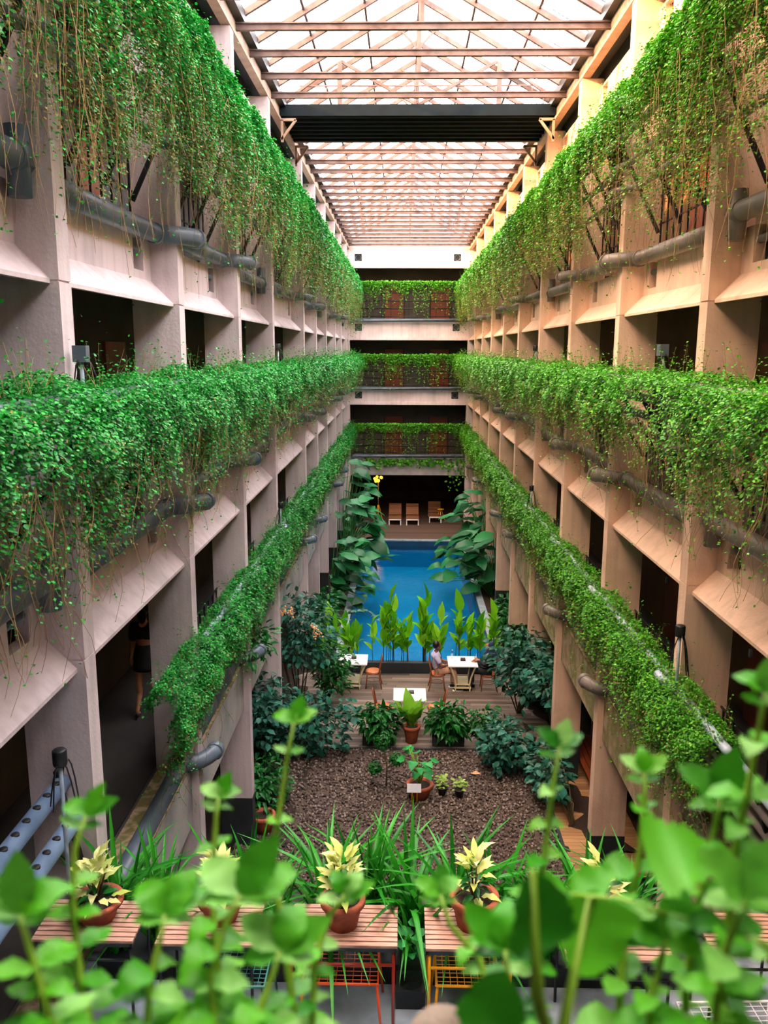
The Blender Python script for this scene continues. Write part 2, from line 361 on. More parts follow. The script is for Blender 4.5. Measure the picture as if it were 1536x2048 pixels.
# ---------------------------------------------------------------- building shell
XL, XR = -2.66, 3.19
YL = [3.2, 6.85, 10.38, 14.0, 17.6, 22.97, 26.26, 29.58, 33.53, 36.83, 40.3]      # far edge of each column
YR = [5.7, 9.34, 12.98, 16.6, 20.25, 23.9, 27.5, 31.2, 34.8, 38.4]
YB = 42.6
LIP = {1: 2.68, 2: 6.22, 3: 9.40, 4: 12.85}      # bottoms of the sloped ledges
FLOORZ = {1: 3.55, 2: 6.95, 3: 10.15}
TOP = 13.72
COLT = 0.24

struct('floor', MB().box(-7.5, 8, -1, 13.6, -0.3, -0.04).box(-7.5, -1.75, 13.6, 52, -0.3, -0.04).box(2.75, 8, 13.6, 52, -0.3, -0.04).box(-1.75, 2.75, 38.75, 52, -0.3, -0.04).box(-1.75, 2.75, 13.6, 22.6, -0.3, -0.04), mat('ground_dark', ['2C2723', '3B342E'], 0.9, 2))

def side(sgn, name, X, Y, mw, minner):
    xi = X + sgn * 2.05                                # corridor wall
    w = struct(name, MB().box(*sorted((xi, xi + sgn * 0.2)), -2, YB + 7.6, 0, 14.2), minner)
    for y in Y:
        mb = MB()
        z = [0.0, 1.0] if False else None
        # column built of storey-high lifts with a recessed joint at each ledge
        cuts = [0.95, 6.33, 9.42, TOP]; z0 = 0.95
        for z1 in cuts[1:]:
            mb.box(*sorted((X, X + sgn * 0.56)), y - COLT, y, z0 + 0.008, z1 - 0.008); 
            mb.box(*sorted((X + sgn * 0.012, X + sgn * 0.548)), y - COLT + .01, y - .01, z1 - 0.01, z1 + 0.01); z0 = z1
        c = part('column', mb, mw, w)
        part('painted_base', MB().box(*sorted((X - sgn * 0.004, X + sgn * 0.565)), y - COLT - .004, y + .004, 0, 0.95), M_DARK, c)
    ys = [Y[0] - 3.4] + list(Y) + [YB]
    for lv, zl in LIP.items():
        zt = {1: 3.5, 2: 6.95, 3: 10.15, 4: 13.55}[lv]
        for a, b in zip(ys[:-1], ys[1:]):
            y0, y1 = a + 0.001, b - COLT - 0.001 if b != YB else b
            if y1 - y0 < 0.3: continue
            if lv == 1:
                x0 = X + sgn * 0.10; x1 = X + sgn * 0.5
                led = part('ledge_beam', MB().prism([(x0, zl), (x1, zl), (x1, zt), (x0, zt)], y0, y1), M_LEDGE if sgn < 0 else M_LEDGER, w)
                part('mossy_top', MB().box(*sorted((x0 - sgn * .005, x1)), y0, y1, zt, zt + 0.03), M_EDGE, led)
                continue
            xf = X + sgn * 0.32; xb = xf + sgn * 0.12; h0 = zl + 0.27
            # vertical panel with a square duct opening near the far column
            vz0, vz1 = zl + 0.38, zl + 0.84; vy1 = y1 - 0.28; vy0 = vy1 - 0.36
            if lv == 2: vz1 = zl + .7
            if lv == 4: vz0, vz1 = zl + 0.33, zl + 0.66
            mb = MB()
            for q in ((y0, vy0, h0, zt), (vy1, y1, h0, zt), (vy0, vy1, h0, vz0), (vy0, vy1, vz1, zt)):
                mb.box(*sorted((xf, xb)), *q)
            fp = part('fascia_panel', mb, mw, w)
            part('duct_opening', MB().box(*sorted((xb - sgn * .005, xb + sgn * 0.25)), vy0 + .01, vy1 - .01, vz0 + .01, vz1 - .01), M_VOID, fp)
            xe = X + sgn * 0.07
            part('sloped_ledge', MB().prism([(xe, zl), (xe, zl + 0.035), (xf, h0 + 0.02), (xb, h0), (xb, h0 - 0.05), (xe + sgn * .05, zl)], y0, y1), mw, w)
    for lv in (1, 2, 3, 4):
        zf = {1: 3.45, 2: 6.9, 3: 10.1, 4: 13.6}[lv]; zb = zf - 0.35
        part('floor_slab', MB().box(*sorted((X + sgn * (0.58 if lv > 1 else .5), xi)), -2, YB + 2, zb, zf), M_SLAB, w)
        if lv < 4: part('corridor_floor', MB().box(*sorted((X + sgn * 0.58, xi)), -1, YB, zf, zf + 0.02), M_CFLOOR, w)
    # eave: brown channel, dark louver band, black gutter
    part('louvre_band', MB().box(*sorted((X + sgn * .15, X + sgn * 0.6)), -1, YB, 13.9, 13.95).box(*sorted((X + sgn * .4, X + sgn * 0.5)), -1, YB, 13.5, 13.95), M_DARK, w)
    eb = part('eave_channel', MB().box(*sorted((X + sgn * 0.0, X + sgn * 0.15)), -1, YB + .3, 13.74, 13.80).box(*sorted((X + sgn * 0.04, X + sgn * 0.10)), -1, YB + .3, 13.80, 14.02), M_GUTTER, w)
    part('gutter', MB().box(*sorted((X - sgn * 0.10, X + sgn * 0.25)), -1, YB + .3, 14.02, 14.10).box(*sorted((X - sgn * 0.10, X - sgn * 0.07)), -1, YB + .3, 14.10, 14.2), M_BLACK, w)
    return w
WL = side(-1, 'wall_left', XL, YL, M_LW, M_IN)
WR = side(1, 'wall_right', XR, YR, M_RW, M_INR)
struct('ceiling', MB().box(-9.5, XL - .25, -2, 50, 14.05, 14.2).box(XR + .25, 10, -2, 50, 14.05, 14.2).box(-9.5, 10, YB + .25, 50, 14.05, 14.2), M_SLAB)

# back wall ---------------------------------------------------------
wb = struct('wall_back', MB().box(XL - 2, XR + 2, 44.6, 44.8, 2.7, 14.2).box(XL - 3, XR + 3, 50, 50.2, -.3, 3), M_IN)
for lv, (z0, z1) in {1: (2.6, 3.45), 2: (6.2, 6.95), 3: (9.40, 10.3), 4: (12.87, 14.12)}.items():
    x0, x1 = XL - .02, XR + .02; mb = MB()
    vz0, vz1 = (z1 - .45, z1 - .10) if lv < 4 else (13.2, 13.54)
    if lv == 1: mb.box(x0, x1, YB, YB + .3, z0, z1)
    else:
        vs = [(-2.42, -2.07), (2.45, 2.8)]
        cx = x0
        for a, b in vs:
            mb.box(cx, a, YB, YB + .15, z0 + .12, z1); mb.box(a, b, YB, YB + .15, z0 + .12, vz0); mb.box(a, b, YB, YB + .15, vz1, z1); cx = b
        mb.box(cx, x1, YB, YB + .15, z0 + .12, z1)
        mb.box(x0, x1, YB - .06, YB + .15, z0, z0 + .14)
    f = part('fascia_panel', mb, M_BW if lv > 1 else M_LEDGE, wb)
    if lv > 1:
        for a, b in vs:
            part('duct_opening', MB().box(a, b, YB + .10, YB + .3, vz0, vz1), M_DARK, f)
            mb2 = MB(); c = Vector(((a + b) / 2, YB + .08, (vz0 + vz1) / 2))
            mb2.tube([c + Vector((.13 * math.cos(t * PI / 8), 0, .13 * math.sin(t * PI / 8))) for t in range(17)], .018, 6)
            part('round_duct', mb2, M_PIPE, f)
    part('floor_slab', MB().box(x0 - 2, x1 + 2, YB + .3, 44.6, z1 - .5, z1 - .1), M_SLAB, wb)
for sx in (XL, XR - .3):
    part('column', MB().box(sx, sx + .3, YB + .02, YB + .3, 0, 12.87) if False else MB().box(*( (XL - .5, XL - .02) if sx < 0 else (XR + .02, XR + .5)), YB - .1, YB + .3, 0, 14), M_BW, wb)
dn = 1
for lv in (1, 2, 3):
    zf = {1: 3.35, 2: 6.85, 3: 10.2}[lv]
    for x0 in (-0.95, 1.42):
        d = struct('door_%d' % dn, MB().box(x0, x0 + .95, 44.5, 44.6, zf, zf + 2.1), M_DOOR); dn += 1
        part('door_frame', MB().box(x0 - .06, x0, 44.48, 44.6, zf, zf + 2.15).box(x0 + .95, x0 + 1.01, 44.48, 44.6, zf, zf + 2.15), M_DOORD, d)
        part('handle', MB().box(x0 + .82, x0 + .86, 44.44, 44.5, zf + 1.0, zf + 1.12), M_PIPEL, d)
for lv, sgn, X, ylist, nm in ((1, 1, XR, (11, 15), ''), (2, -1, XL, (8.3, 13.2), ''), (3, -1, XL, (9.5, 12.6), ''), (3, 1, XR, (11.5, 15.2), ''), (2, 1, XR, (7.7, 11.5), '')):
    for y in ylist:
        zf = {1: 3.47, 2: 6.92, 3: 10.12}[lv]; xi = X + sgn * 2.05
        d = struct('door_%d' % dn, MB().box(*sorted((xi - sgn * .06, xi)), y, y + .95, zf, zf + 2.1), M_DOOR); dn += 1
        part('handle', MB().box(*sorted((xi - sgn * .1, xi - sgn * .06)), y + .8, y + .86, zf + 1, zf + 1.12), M_PIPEL, d)

# near end of the atrium (behind and under the camera) --------------
nb = struct('wall_near', MB().box(XL - 3.4, XR + 3.4, -2.2, -2.0, -.3, 14.2), M_IN)
part('floor_slab', MB().box(XL - .5, XR + .5, -2, 0.05, 6.75, 7.1), M_SLAB, nb)
part('added_shade_slab', MB().box(XL - .5, XR + .5, -2, .6, 13.5, 13.85), M_SLAB, nb)  # unseen slab added overhead to darken the column faces towards the camera
bal = struct('floor_balcony', MB().box(XL - .1, XR + .1, -1.9, 6.9, 3.2, 3.55).box(XL - .1, XR + .1, 6.75, 6.9, 3.55, 3.75), M_CONC)
part('channel', MB().box(-.02, .2, -1.5, 6.7, 3.55, 3.553), M_PIPEL, bal)

# ---------------------------------------------------------------- glazed roof
roof = struct('ceiling_glass_roof', MB().box(-0.03 + .27, .03 + .27, -1, YB + .3, 15.66, 15.78), M_STEEL)
RID = 15.75; XC = (XL + XR) / 2
yb = [14.45 + 1.212 * k for k in range(-12, 24)]
yb = [y for y in yb if -1 < y < YB]
for i, y in enumerate(yb):
    if 19.6 < y < 21.6: continue
    part('cross_beam', MB().box(XL - .08, XR + .08, y - .04, y + .04, 13.98, 14.0).box(XL - .08, XR + .08, y - .01, y + .01, 13.9, 13.98).box(XL - .08, XR + .08, y - .04, y + .04, 13.885, 13.9), M_STEEL, roof)
for i, y in enumerate(yb):
    for s, X in ((-1, XL - .1), (1, XR + .1)):
        part('rafter', MB().bar((X, y + .1, 14.08), (XC, y + .1, RID), .07, .09), M_STEEL, roof)
    if i % 2 == 0: part('king_post', MB().bar((XC, y + .05, 13.95), (XC, y + .05, RID), .06).bar((XC, y + .05, 15.2), (XC + .35, y + .05, RID - .2), .04).bar((XC, y + .05, 15.2), (XC - .35, y + .05, RID - .2), .04), M_STEEL, roof)
for X in (XL - .1, XR + .1):
    for t in (0.33, 0.66):
        part('purlin', MB().bar((X + (XC - X) * t, -1, 14.12 + (RID - 14.08) * t), (X + (XC - X) * t, YB + .2, 14.12 + (RID - 14.08) * t), .04, .05), M_STEEL, roof)
ye = yb + [YB + .2]
for a, b in zip(ye[:-1], ye[1:]):
    for X in (XL - .12, XR + .12):
        for t0, t1 in ((0, .5), (.5, 1)):
            z = lambda t: 14.17 + (RID + .05 - 14.14) * t
            x = lambda t: X + (XC - X) * t
            mb = MB().add([(x(t0), a + .01, z(t0)), (x(t1), a + .01, z(t1)), (x(t1), b - .01, z(t1)), (x(t0), b - .01, z(t0))], [(0, 1, 2, 3)])
            part('glass_pane', mb, M_GLASS, roof)
# gable infill above the back wall
part('floor_slab', MB().box(XL - 2.2, XR + 2.2, YB + .3, 50.2, 2.75, 2.95), M_SLAB, wb)
part('end_panel', MB().box(XL - 2.2, XL, 44.5, 44.8, 0, 14), M_IN, wb)
part('gable_panel', MB().prism([(XL - .1, 14.1), (XR + .1, 14.1), (XC, RID)], YB + .2, YB + .3), M_BW, roof)

# steel bridge --------------------------------------------------------
br = thing('roof_bridge', 'dark corrugated steel walkway crossing the atrium under the glass roof', 'bridge', (XC, 20.3, 13.9))
y0, y1 = 19.25, 21.55
part('deck', MB().box(XL - .05, XR + .05, y0, y1, 14.0, 14.06), M_TEAL, br)
for k in range(7):
    y = y0 + .08 + k * (y1 - y0 - .2) / 6
    part('deck_rib', MB().prism([(y, 14.0), (y + .05, 13.86), (y + .15, 13.86), (y + .2, 14.0)], XL - .05, XR + .05, 'x'), M_TEAL, br)
part('edge_beam', MB().box(XL - .05, XR + .05, y0 - .06, y0, 13.84, 14.07), M_TEAL, br)
rl = MB()
for k in range(25):
    x = XL + k * (XR - XL) / 24; rl.bar((x, y0, 14.06), (x, y0, 14.45), .015)
rl.bar((XL, y0, 14.45), (XR, y0, 14.45), .03); rl.bar((XL, y0, 14.26), (XR, y0, 14.26), .015)
part('railing', rl, M_STEEL, br)
for x in (-1.4, 2.0):
    part('truss_post', MB().box(x - .05, x + .05, y0 - .05, y0 + .05, 14.0, 14.95), M_STEEL, br)
    part('truss_brace', MB().bar((x, y0, 14.95), (XC, y0, 14.06), .06).bar((x, y0, 14.95), (x + (x - XC) * .75, y0, 14.1), .06), M_STEEL, br)
for X, s in ((XL, 1), (XR, -1)):
    for yy in (y0 - .1, y1):
        part('bracket', MB().bar((X, yy, 13.75), (X + s * .32, yy, 13.75), .05).bar((X + s * .32, yy, 13.75), (X, yy, 13.35), .05).bar((X + s * .02, yy, 13.75), (X + s * .02, yy, 13.3), .05), M_GUTTER, br)

# ---------------------------------------------------------------- pipes and planting racks
def bulge(X, sgn, ya, yb_, xin, xout, z, dz, out_end=True):
    "a pipe run inside one bay that swings out round the far column and stops in front of it"
    p = [Vector((X + sgn * xin, ya, z + dz)), Vector((X + sgn * xin, (ya + yb_) / 2, z + dz / 2)), Vector((X + sgn * xin, yb_ - .42, z))]
    if out_end:
        for t in range(1, 7):
            a = t / 6 * PI / 2
            p.append(Vector((X + sgn * (xin - (xin - xout) * math.sin(a)), yb_ - .42 + .20 * (1 - math.cos(a)) + .05 * t, z)))
        p.append(Vector((X + sgn * xout, yb_ + .10, z)))
    else: p.append(Vector((X + sgn * xin, yb_ - COLT - .02, z)))
    return p
LVN = {1: 'lowest', 2: 'middle', 3: 'uppermost'}
def drain(sgn, X, Y, lv, z, sname, mp):
    r = 0.105
    d = thing('drain_pipe', 'fat grey drain pipe bending round the columns under the %s %s-hand hedge' % (LVN[lv], sname), 'pipe', (X, 5, z))
    ys = [Y[0] - 3.4] + list(Y)
    for i, (a, b) in enumerate(zip(ys[:-1], ys[1:])):
        stub = (i % 3 == 1)
        if lv == 1 and b < 8: continue
        pts = bulge(X, sgn, a + .02, b, .20, -.16, z + (.04 if i % 2 else -.04), -.03, not stub)
        seg = part('pipe_run', MB().tube(pts, r, 12), mp, d)
        c = Vector(pts[2]); part('coupling', MB().tube([c + Vector((0, -.06, 0)), c + Vector((0, .06, 0))], r * 1.12, 12), mp, seg)
        e = Vector(pts[-1])
        if not stub: part('end_cap', MB().tube([e + Vector((0, -.1, 0)), e, e + Vector((0, .04, 0)), e + Vector((0, .07, 0))], [r * 1.12, r * 1.12, r * .95, r * .5], 12), mp, seg)
        if stub: part('standpipe', MB().tube([(X + sgn * .2, b - COLT - .12, z - .24), (X + sgn * .2, b - COLT - .12, z + .26)], .09, 12), mp, d)
    part('small_pipe', MB().tube([(X + sgn * .38, 2, z - .24), (X + sgn * .38, YB - .2, z - .24)], .045, 8), mp, d)
    return d
def rack(sgn, X, Y, lv, zb, zt, lean, sname, mp, y0):
    t = thing('planting_rack', 'leaning black steel rack with rows of pipe planters behind the %s %s-hand hedge' % (LVN[lv], sname), 'rack', (X, 5, zb))
    ys = [Y[0] - 3.4] + list(Y)
    for i, (a, b) in enumerate(zip(ys[:-1], ys[1:])):
        if b < y0: continue
        # vertical corridor railing
        mb = MB(); n = int((b - COLT - a) / .3)
        for k in range(n + 1):
            y = a + .08 + k * (b - COLT - .16 - a) / max(n, 1); mb.bar((X + sgn * .5, y, zb), (X + sgn * .5, y, zt - .25), .022)
        for z in (zb + .3, zb + .7, zt - .25): mb.bar((X + sgn * .5, a + .02, z), (X + sgn * .5, b - COLT, z), .02)
        part('railing_grid', mb, M_BLACK, t, 'stuff')
        for k in range(4):
            y = a + .25 + k * (b - COLT - .5 - a) / 3; part('strut', MB().bar((X + sgn * .42, y, zb + .15), (X - sgn * lean, y, zt), .045), M_BLACK, t)
        for j, tt in enumerate((.42, .62, .82, 1.0)):
            z = zb + .15 + (zt - zb - .15) * tt; xo = .42 + (-lean - .42) * tt
            part('planter_pipe', MB().tube(bulge(X, sgn, a + .02, b, xo, min(xo, -.10) - .04, z, 0), .052, 10), M_PIPEL if (lv == 1 and tt == 1.0) else mp, t)
    return t
for sgn, X, Y, sn_, mp in ((-1, XL, YL, 'left', M_PIPE), (1, XR, YR, 'right', M_PIPER)):
    drain(sgn, X, Y, 3, 10.25, sn_, mp); drain(sgn, X, Y, 2, 7.05, sn_, mp); drain(sgn, X, Y, 1, 3.62, sn_, mp)
    rack(sgn, X, Y, 3, 10.4, 12.05, .33, sn_, mp, 3); rack(sgn, X, Y, 2, 7.2, 8.55, .36, sn_, mp, 3); rack(sgn, X, Y, 1, 3.6, 5.14, .05, sn_, mp, 10.5 if sgn < 0 else 8)
# bare planter pipes at the near left, level one
np_ = thing('bare_planter_pipes', 'two bare grey pipes with rows of black planting holes at the lower left corner', 'pipe', (-2.9, 4, 5.1))
for x, z in ((-2.92, 5.22), (-2.78, 4.95)):
    p = part('planter_pipe', MB().tube([(x, 3.2, z), (x, 6.6, z)], .075, 14), mat('bare_pvc', ['5A7294', '7C93B2'], .4, 4), np_)
    mb = MB()
    for k in range(17):
        y = 3.4 + k * .19; mb.lathe([(0.0, .078), (.032, .078), (.034, .07), (.03, .05), (0, .05)], (x + .012, y, z), 10)
    part('planting_hole', mb, M_RUB, p, 'stuff')
part('strut', MB().bar((-2.75, 6.55, 4.3), (-2.95, 6.55, 5.35), .04).bar((-2.75, 4.8, 4.3), (-2.95, 4.8, 5.35), .04), M_BLACK, np_)

# back rails
for lv, zb, zt in ((1, 3.75, 5.15), (2, 7.15, 8.6), (3, 10.5, 12.1)):
    t = thing('back_railing', 'black grid railing with grey drain pipe across the far wall, %s level' % LVN[lv], 'railing', (XC, YB, zb))
    mb = MB()
    for k in range(13):
        x = XL + .25 + k * (XR - XL - .5) / 12; mb.bar((x, YB - .12, zb), (x, YB - .12, zt), .028)
    part('uprights', mb, M_BLACK, t, 'stuff')
    for k in range(5):
        part('rail', MB().tube([(XL + .2, YB - .15, zb + .05 + k * (zt - zb - .1) / 4), (XR - .2, YB - .15, zb + .05 + k * (zt - zb - .1) / 4)], .03 if k in (1, 2) else .02, 6), M_BLACK, t)
    z = zb - .13
    part('drain_pipe', MB().tube([(XL + .12, YB - .18, z - .18), (XL + .12, YB - .18, z - .05), (XL + .25, YB - .18, z), (XR - .2, YB - .18, z), (XR - .1, YB - .1, z)], .09, 10), M_PIPE, t)

# ---------------------------------------------------------------- hedges
def hedge(sgn, X, Y, lv, xt, zt, y0, y1, label, mleaf, seed, drop=1.0, dens=1.0, hang=1.0, front=.32, low=2.4, gap=(0, 0)):
    h = thing('hanging_hedge', label, 'hedge', (X, (y0 + y1) / 2, zt)); drop_t = drop
    def sample(ya, yb_, size, dens):
        area = (yb_ - ya) * 1.9; n = int(area * dens * 1.9 / (size * size * .62))
        y = rng.uniform(ya, yb_, n); t = rng.beta(1.05, 1.25, n)
        g = sn(y * 1.1, t * 3.0, seed)
        keep = rng.uniform(0, 1, n) < np.clip(1.25 - np.clip(t - .5, 0, 1) * low + g * .6, .04, 1) * np.where((y > gap[0]) & (y < gap[1]) & (t > .3), .22, 1)
        y, t, g = y[keep], t[keep], g[keep]; n = len(y)
        # profile: back top -> over the top -> down the front
        px = np.interp(t, [0, .15, .32, .6, 1], [.22, .05, -front * .8, -front, -front * .55]); pz = np.interp(t, [0, .15, .32, .6, 1], [-.06, .1, -.02, -.42, -1.12])
        lw = sn(y * .8 + 5, y * 0.2, seed + 2)
        pz = np.where(pz < -.3, -.3 + (pz + .3) * drop * (1 + .35 * lw), pz)
        th = np.abs(rng.normal(0, .085, n)) * (1 + t)
        bl = .09 * sn(y * 2.2, t * 6, seed + 4)
        nx = np.interp(t, [0, .2, .5, 1], [.3, -.2, -.9, -.8]); nz = np.interp(t, [0, .2, .5, 1], [.9, .95, .5, .2])
        x = xt + sgn * (px + nx * (bl - th * .8)); z = zt + pz + nz * (bl - th)
        spr = rng.uniform(0, 1, n) < .035
        z = z + np.where(spr & (t < .35), rng.exponential(.09, n), 0)
        P = np.stack([x, y, z], 1)
        Nn = norm(np.stack([sgn * nx * .7, np.zeros(n), nz * .4 + .75], 1) + rng.normal(0, .38, (n, 3)))
        D = norm(np.stack([sgn * nx, rng.normal(0, .8, n), -.35 + 0 * x], 1) + rng.normal(0, .4, (n, 3)))
        S = size * rng.uniform(.65, 1.25, n)
        dry = (rng.uniform(0, 1, n) < np.clip((t - .38) * (1.5 if drop > 1.5 else .9), .03, .7))
        return P, Nn, D, S, dry
    for ya, yb_, size, hi in ((y0, 10.5, .031, True), (10.5, 19, .043, False), (19, y1, .066, False)):
        ya, yb_ = max(ya, y0), min(yb_, y1)
        if yb_ <= ya: continue
        P, Nn, D, S, dry = sample(ya, yb_, size, dens)
        g = ~dry
        leaves('foliage', P[g], Nn[g], D[g], S[g], mleaf, h, .85, hi)
        if dry.sum() > 10: leaves('dry_foliage', P[dry], Nn[dry], D[dry], S[dry] * .85, M_HD, h, .7, hi)
    # trailing strands
    n = int((y1 - y0) * 11 * hang); k = 12
    ys = y0 + (y1 - y0) * rng.uniform(0, 1, n) ** 1.6
    L = rng.uniform(.5, 1.25, n) * drop
    t = np.linspace(0, 1, k)[None, :]
    sx = xt - sgn * front * rng.uniform(.2, 1.0, n)
    x = sx[:, None] + sgn * (rng.normal(.05, .12, n))[:, None] * t + .06 * t * np.sin(t * 9 + rng.uniform(0, 6, n)[:, None])
    y = ys[:, None] + rng.normal(0, .28, n)[:, None] * t + .03 * np.sin(t * 7 + rng.uniform(0, 6, n)[:, None])
    z = zt - .45 - L[:, None] * t ** 1.1
    paths = np.stack([x, y, z], 2)
    strands('stems', paths, .003, M_STEM, h)
    m = 9 * n; idx = rng.integers(0, n, m); tt = rng.integers(1, k, m)
    P = paths[idx, tt] + rng.normal(0, .012, (m, 3)); sz = .02 + .0011 * P[:, 1]
    leaves('trailing_leaves', P, norm(rng.normal(0, .5, (m, 3)) + [0, 0, 1]), rng.normal(0, 1, (m, 3)), sz, M_HR if sgn > 0 else M_HL, h, .8, False)
    # wispy shoots on top
    n = int((y1 - y0) * 7); k = 6; t = np.linspace(0, 1, k)[None, :]
    ys = y0 + (y1 - y0) * rng.uniform(0, 1, n) ** 1.5; L = rng.uniform(.12, .34, n)
    x = (xt + sgn * rng.uniform(-.2, .15, n))[:, None] + rng.normal(0, .06, n)[:, None] * t; y = ys[:, None] + rng.normal(0, .08, n)[:, None] * t
    z = zt + .02 + L[:, None] * t; paths = np.stack([x, y, z], 2)
    strands('shoots', paths, .0025, M_STEM, h)
    m = 8 * n; idx = rng.integers(0, n, m); tt = rng.integers(1, k, m); P = paths[idx, tt] + rng.normal(0, .01, (m, 3))
    leaves('shoot_leaves', P, norm(rng.normal(0, .35, (m, 3)) + [0, 0, 1]), rng.normal(0, 1, (m, 3)), .02 + .001 * P[:, 1], mleaf, h, .8, False)
    return h
hedge(-1, XL, YL, 3, XL + .30, 12.12, 4.0, YB - .3, 'uppermost hedge of small trailing leaves on the left wall, brown and thin below', M_HL, 1.0, 1.75, 2.5, 1.2, .38, 1.25)
hedge(-1, XL, YL, 2, XL + .34, 8.62, 4.0, YB - .3, 'middle hedge on the left wall, thick bright green near the camera', M_HL, 2.7, .95, 1.15, 1.3, .4)
hedge(-1, XL, YL, 1, XL + .06, 5.2, 8.4, YB - .3, 'lowest narrow hedge on the left wall running down beside the pool', M_HL, 4.1, .85, 1.0, .6, .26)
hedge(1, XR, YR, 3, XR - .30, 12.12, 5.0, YB - .3, 'uppermost hedge on the right wall, olive and shaggy close to the camera', M_HR, 5.5, 1.7, 2.5, 1.2, .38, 1.2, (10.2, 13.2))
hedge(1, XR, YR, 2, XR - .34, 8.62, 5.0, YB - .3, 'middle hedge on the right wall with bare diagonal struts showing near the camera', M_HR, 6.2, .95, 1.05, 1.3, .4, 2.4, (7.9, 9.9))
hedge(1, XR, YR, 1, XR - .06, 5.2, 7.6, YB - .3, 'lowest hedge on the right wall with white pipe showing along its top', M_HR, 8.8, 1.1, 1.1, .6, .28)
def back_hedge(z, label, seed, thick):
    h = thing('climbing_vine', label, 'hedge', (XC, YB - .3, z)); n = 7500
    x = rng.uniform(XL + .2, XR - .2, n); t = rng.beta(1, 2.0, n)
    g = sn(x * 2.2, t * 3, seed); keep = rng.uniform(0, 1, n) < np.clip(1.1 - t * 1.4 + g * .8, .05, 1); x, t = x[keep], t[keep]; n = len(x)
    P = np.stack([x, YB - .25 - rng.uniform(0, .22, n), z + .12 - t * thick * (1 + .4 * sn(x * 3, x, seed + 1))], 1)
    leaves('foliage', P, norm(rng.normal(0, .5, (n, 3)) + [0, -.6, .8]), rng.normal(0, 1, (n, 3)), rng.uniform(.05, .09, n), M_HR, h, .8, False)
    n = 70; k = 8; tt = np.linspace(0, 1, k)[None, :]; xs = rng.uniform(XL + .3, XR - .3, n)
    paths = np.stack([xs[:, None] + rng.normal(0, .1, n)[:, None] * tt, np.full((n, k), YB - .32), z - .2 - rng.uniform(.4, 1.5, n)[:, None] * tt], 2)
    strands('stems', paths, .006, M_DSTEM, h); m = 900; i1 = rng.integers(0, n, m); i2 = rng.integers(0, k, m)
    leaves('trailing_leaves', paths[i1, i2] + rng.normal(0, .03, (m, 3)), norm(rng.normal(0, .5, (m, 3)) + [0, -.6, .8]), rng.normal(0, 1, (m, 3)), rng.uniform(.05, .08, m), M_HR, h, .8, False)
back_hedge(12.1, 'leafy vine along the top of the uppermost far railing', 1.2, .75)
back_hedge(8.6, 'dark green vine along the top of the middle far railing', 3.2, 1.0)
back_hedge(5.15, 'green vine along the top of the lowest far railing', 5.2, .6)
h = thing('ivy_swag', 'heart-leaved creeper hanging over the grey concrete beam above the far deck', 'vine', (XC, YB - .1, 3.4))
n = 420; x = rng.uniform(XL + .6, XR, n); zz = 3.45 - rng.beta(1, 2.6, n) * (.55 + 1.3 * (x > 2.2)); P = np.stack([x, np.full(n, YB - .08) - rng.uniform(0, .12, n), zz], 1)
leaves('foliage', P, norm(rng.normal(0, .4, (n, 3)) + [0, -1, .3]), rng.normal(0, 1, (n, 3)) + [0, 0, -1], rng.uniform(.09, .16, n), M_HR, h, .9, True)
#GROUND
def lthing(name, label, cat, loc, rz=0, group=None):
    "thing built in its own local coordinates"
    o = thing(name, label, cat, (0, 0, 0), group); o.location = loc; o.rotation_euler = (0, 0, rz); return o
def dup(root, loc, rz=None, label=None):
    r = root.copy(); COL.objects.link(r); r.location = loc; ORG[r] = ORG[root]
    if rz is not None: r.rotation_euler = (0, 0, rz)
    if label: r['label'] = label
    for ch in list(root.children):
        c = ch.copy(); COL.objects.link(c); c.parent = r
        for g in list(ch.children):
            d = g.copy(); COL.objects.link(d); d.parent = c
    return r
# ---------------------------------------------------------------- pool
pool = thing('swimming_pool', 'long blue tiled swimming pool with still water between the plant beds', 'pool', (.5, 30, 0))
px0, px1, py0, py1 = -1.75, 2.75, 22.6, 38.75
part('basin_floor', MB().box(px0, px1, py0, py1, -1.35, -1.25), M_TILE, pool)
part('basin_wall', MB().box(px0, px0 + .04, py0, py1, -1.25, -.12).box(px1 - .04, px1, py0, py1, -1.25, -.12).box(px0, px1, py0, py0 + .04, -1.25, -.12).box(px0, px1, py1 - .04, py1, -1.25, -.02), M_TILE, pool)
part('tile_band', MB().box(px0 + .04, px0 + .06, py0, py1, -.3, .0).box(px1 - .06, px1 - .04, py0, py1, -.3, .0).box(px0, px1, py1 - .06, py1 - .04, -.4, .0), M_TILED, pool)
part('water', MB().add([(px0, py0, -.22), (px1, py0, -.22), (px1, py1, -.22), (px0, py1, -.22)], [(0, 1, 2, 3)]), M_WATER, pool)
for a, b, n_ in (((px0 - .22, py0), (px0 + .02, py1), 16), ((px1 - .02, py0), (px1 + .22, py1), 16)):
    for k in range(n_):
        y = a[1] + k * (b[1] - a[1]) / n_
        part('coping_stone', MB().box(a[0], b[0], y + .004, y + (b[1] - a[1]) / n_ - .004, -.04, .06), M_COPING, pool)
for k in range(5):
    x = px0 + k * (px1 - px0) / 5; part('coping_stone', MB().box(x + .004, x + .896, py1 - .04, py1 + .25, -.04, .05), M_COPING, pool)
# planting beds left and right of the pool
for s, (a, b) in (('left', (-4.3, px0 - .22)), ('right', (px1 + .22, 4.9))):
    n = 26; xs = np.linspace(a, b, 8); ys = np.linspace(13.7, 38.7, 60); V = []; Fc = []
    for j, y in enumerate(ys):
        for i, x in enumerate(xs): V.append((x, y, .03 + .05 * math.sin(x * 5 + y * 3) * math.sin(y * 1.7)))
    for j in range(59):
        for i in range(7): q = j * 8 + i; Fc.append((q, q + 1, q + 9, q + 8))
    o = struct('floor_soil_bed', MB().add(V, Fc, True), M_SOIL)

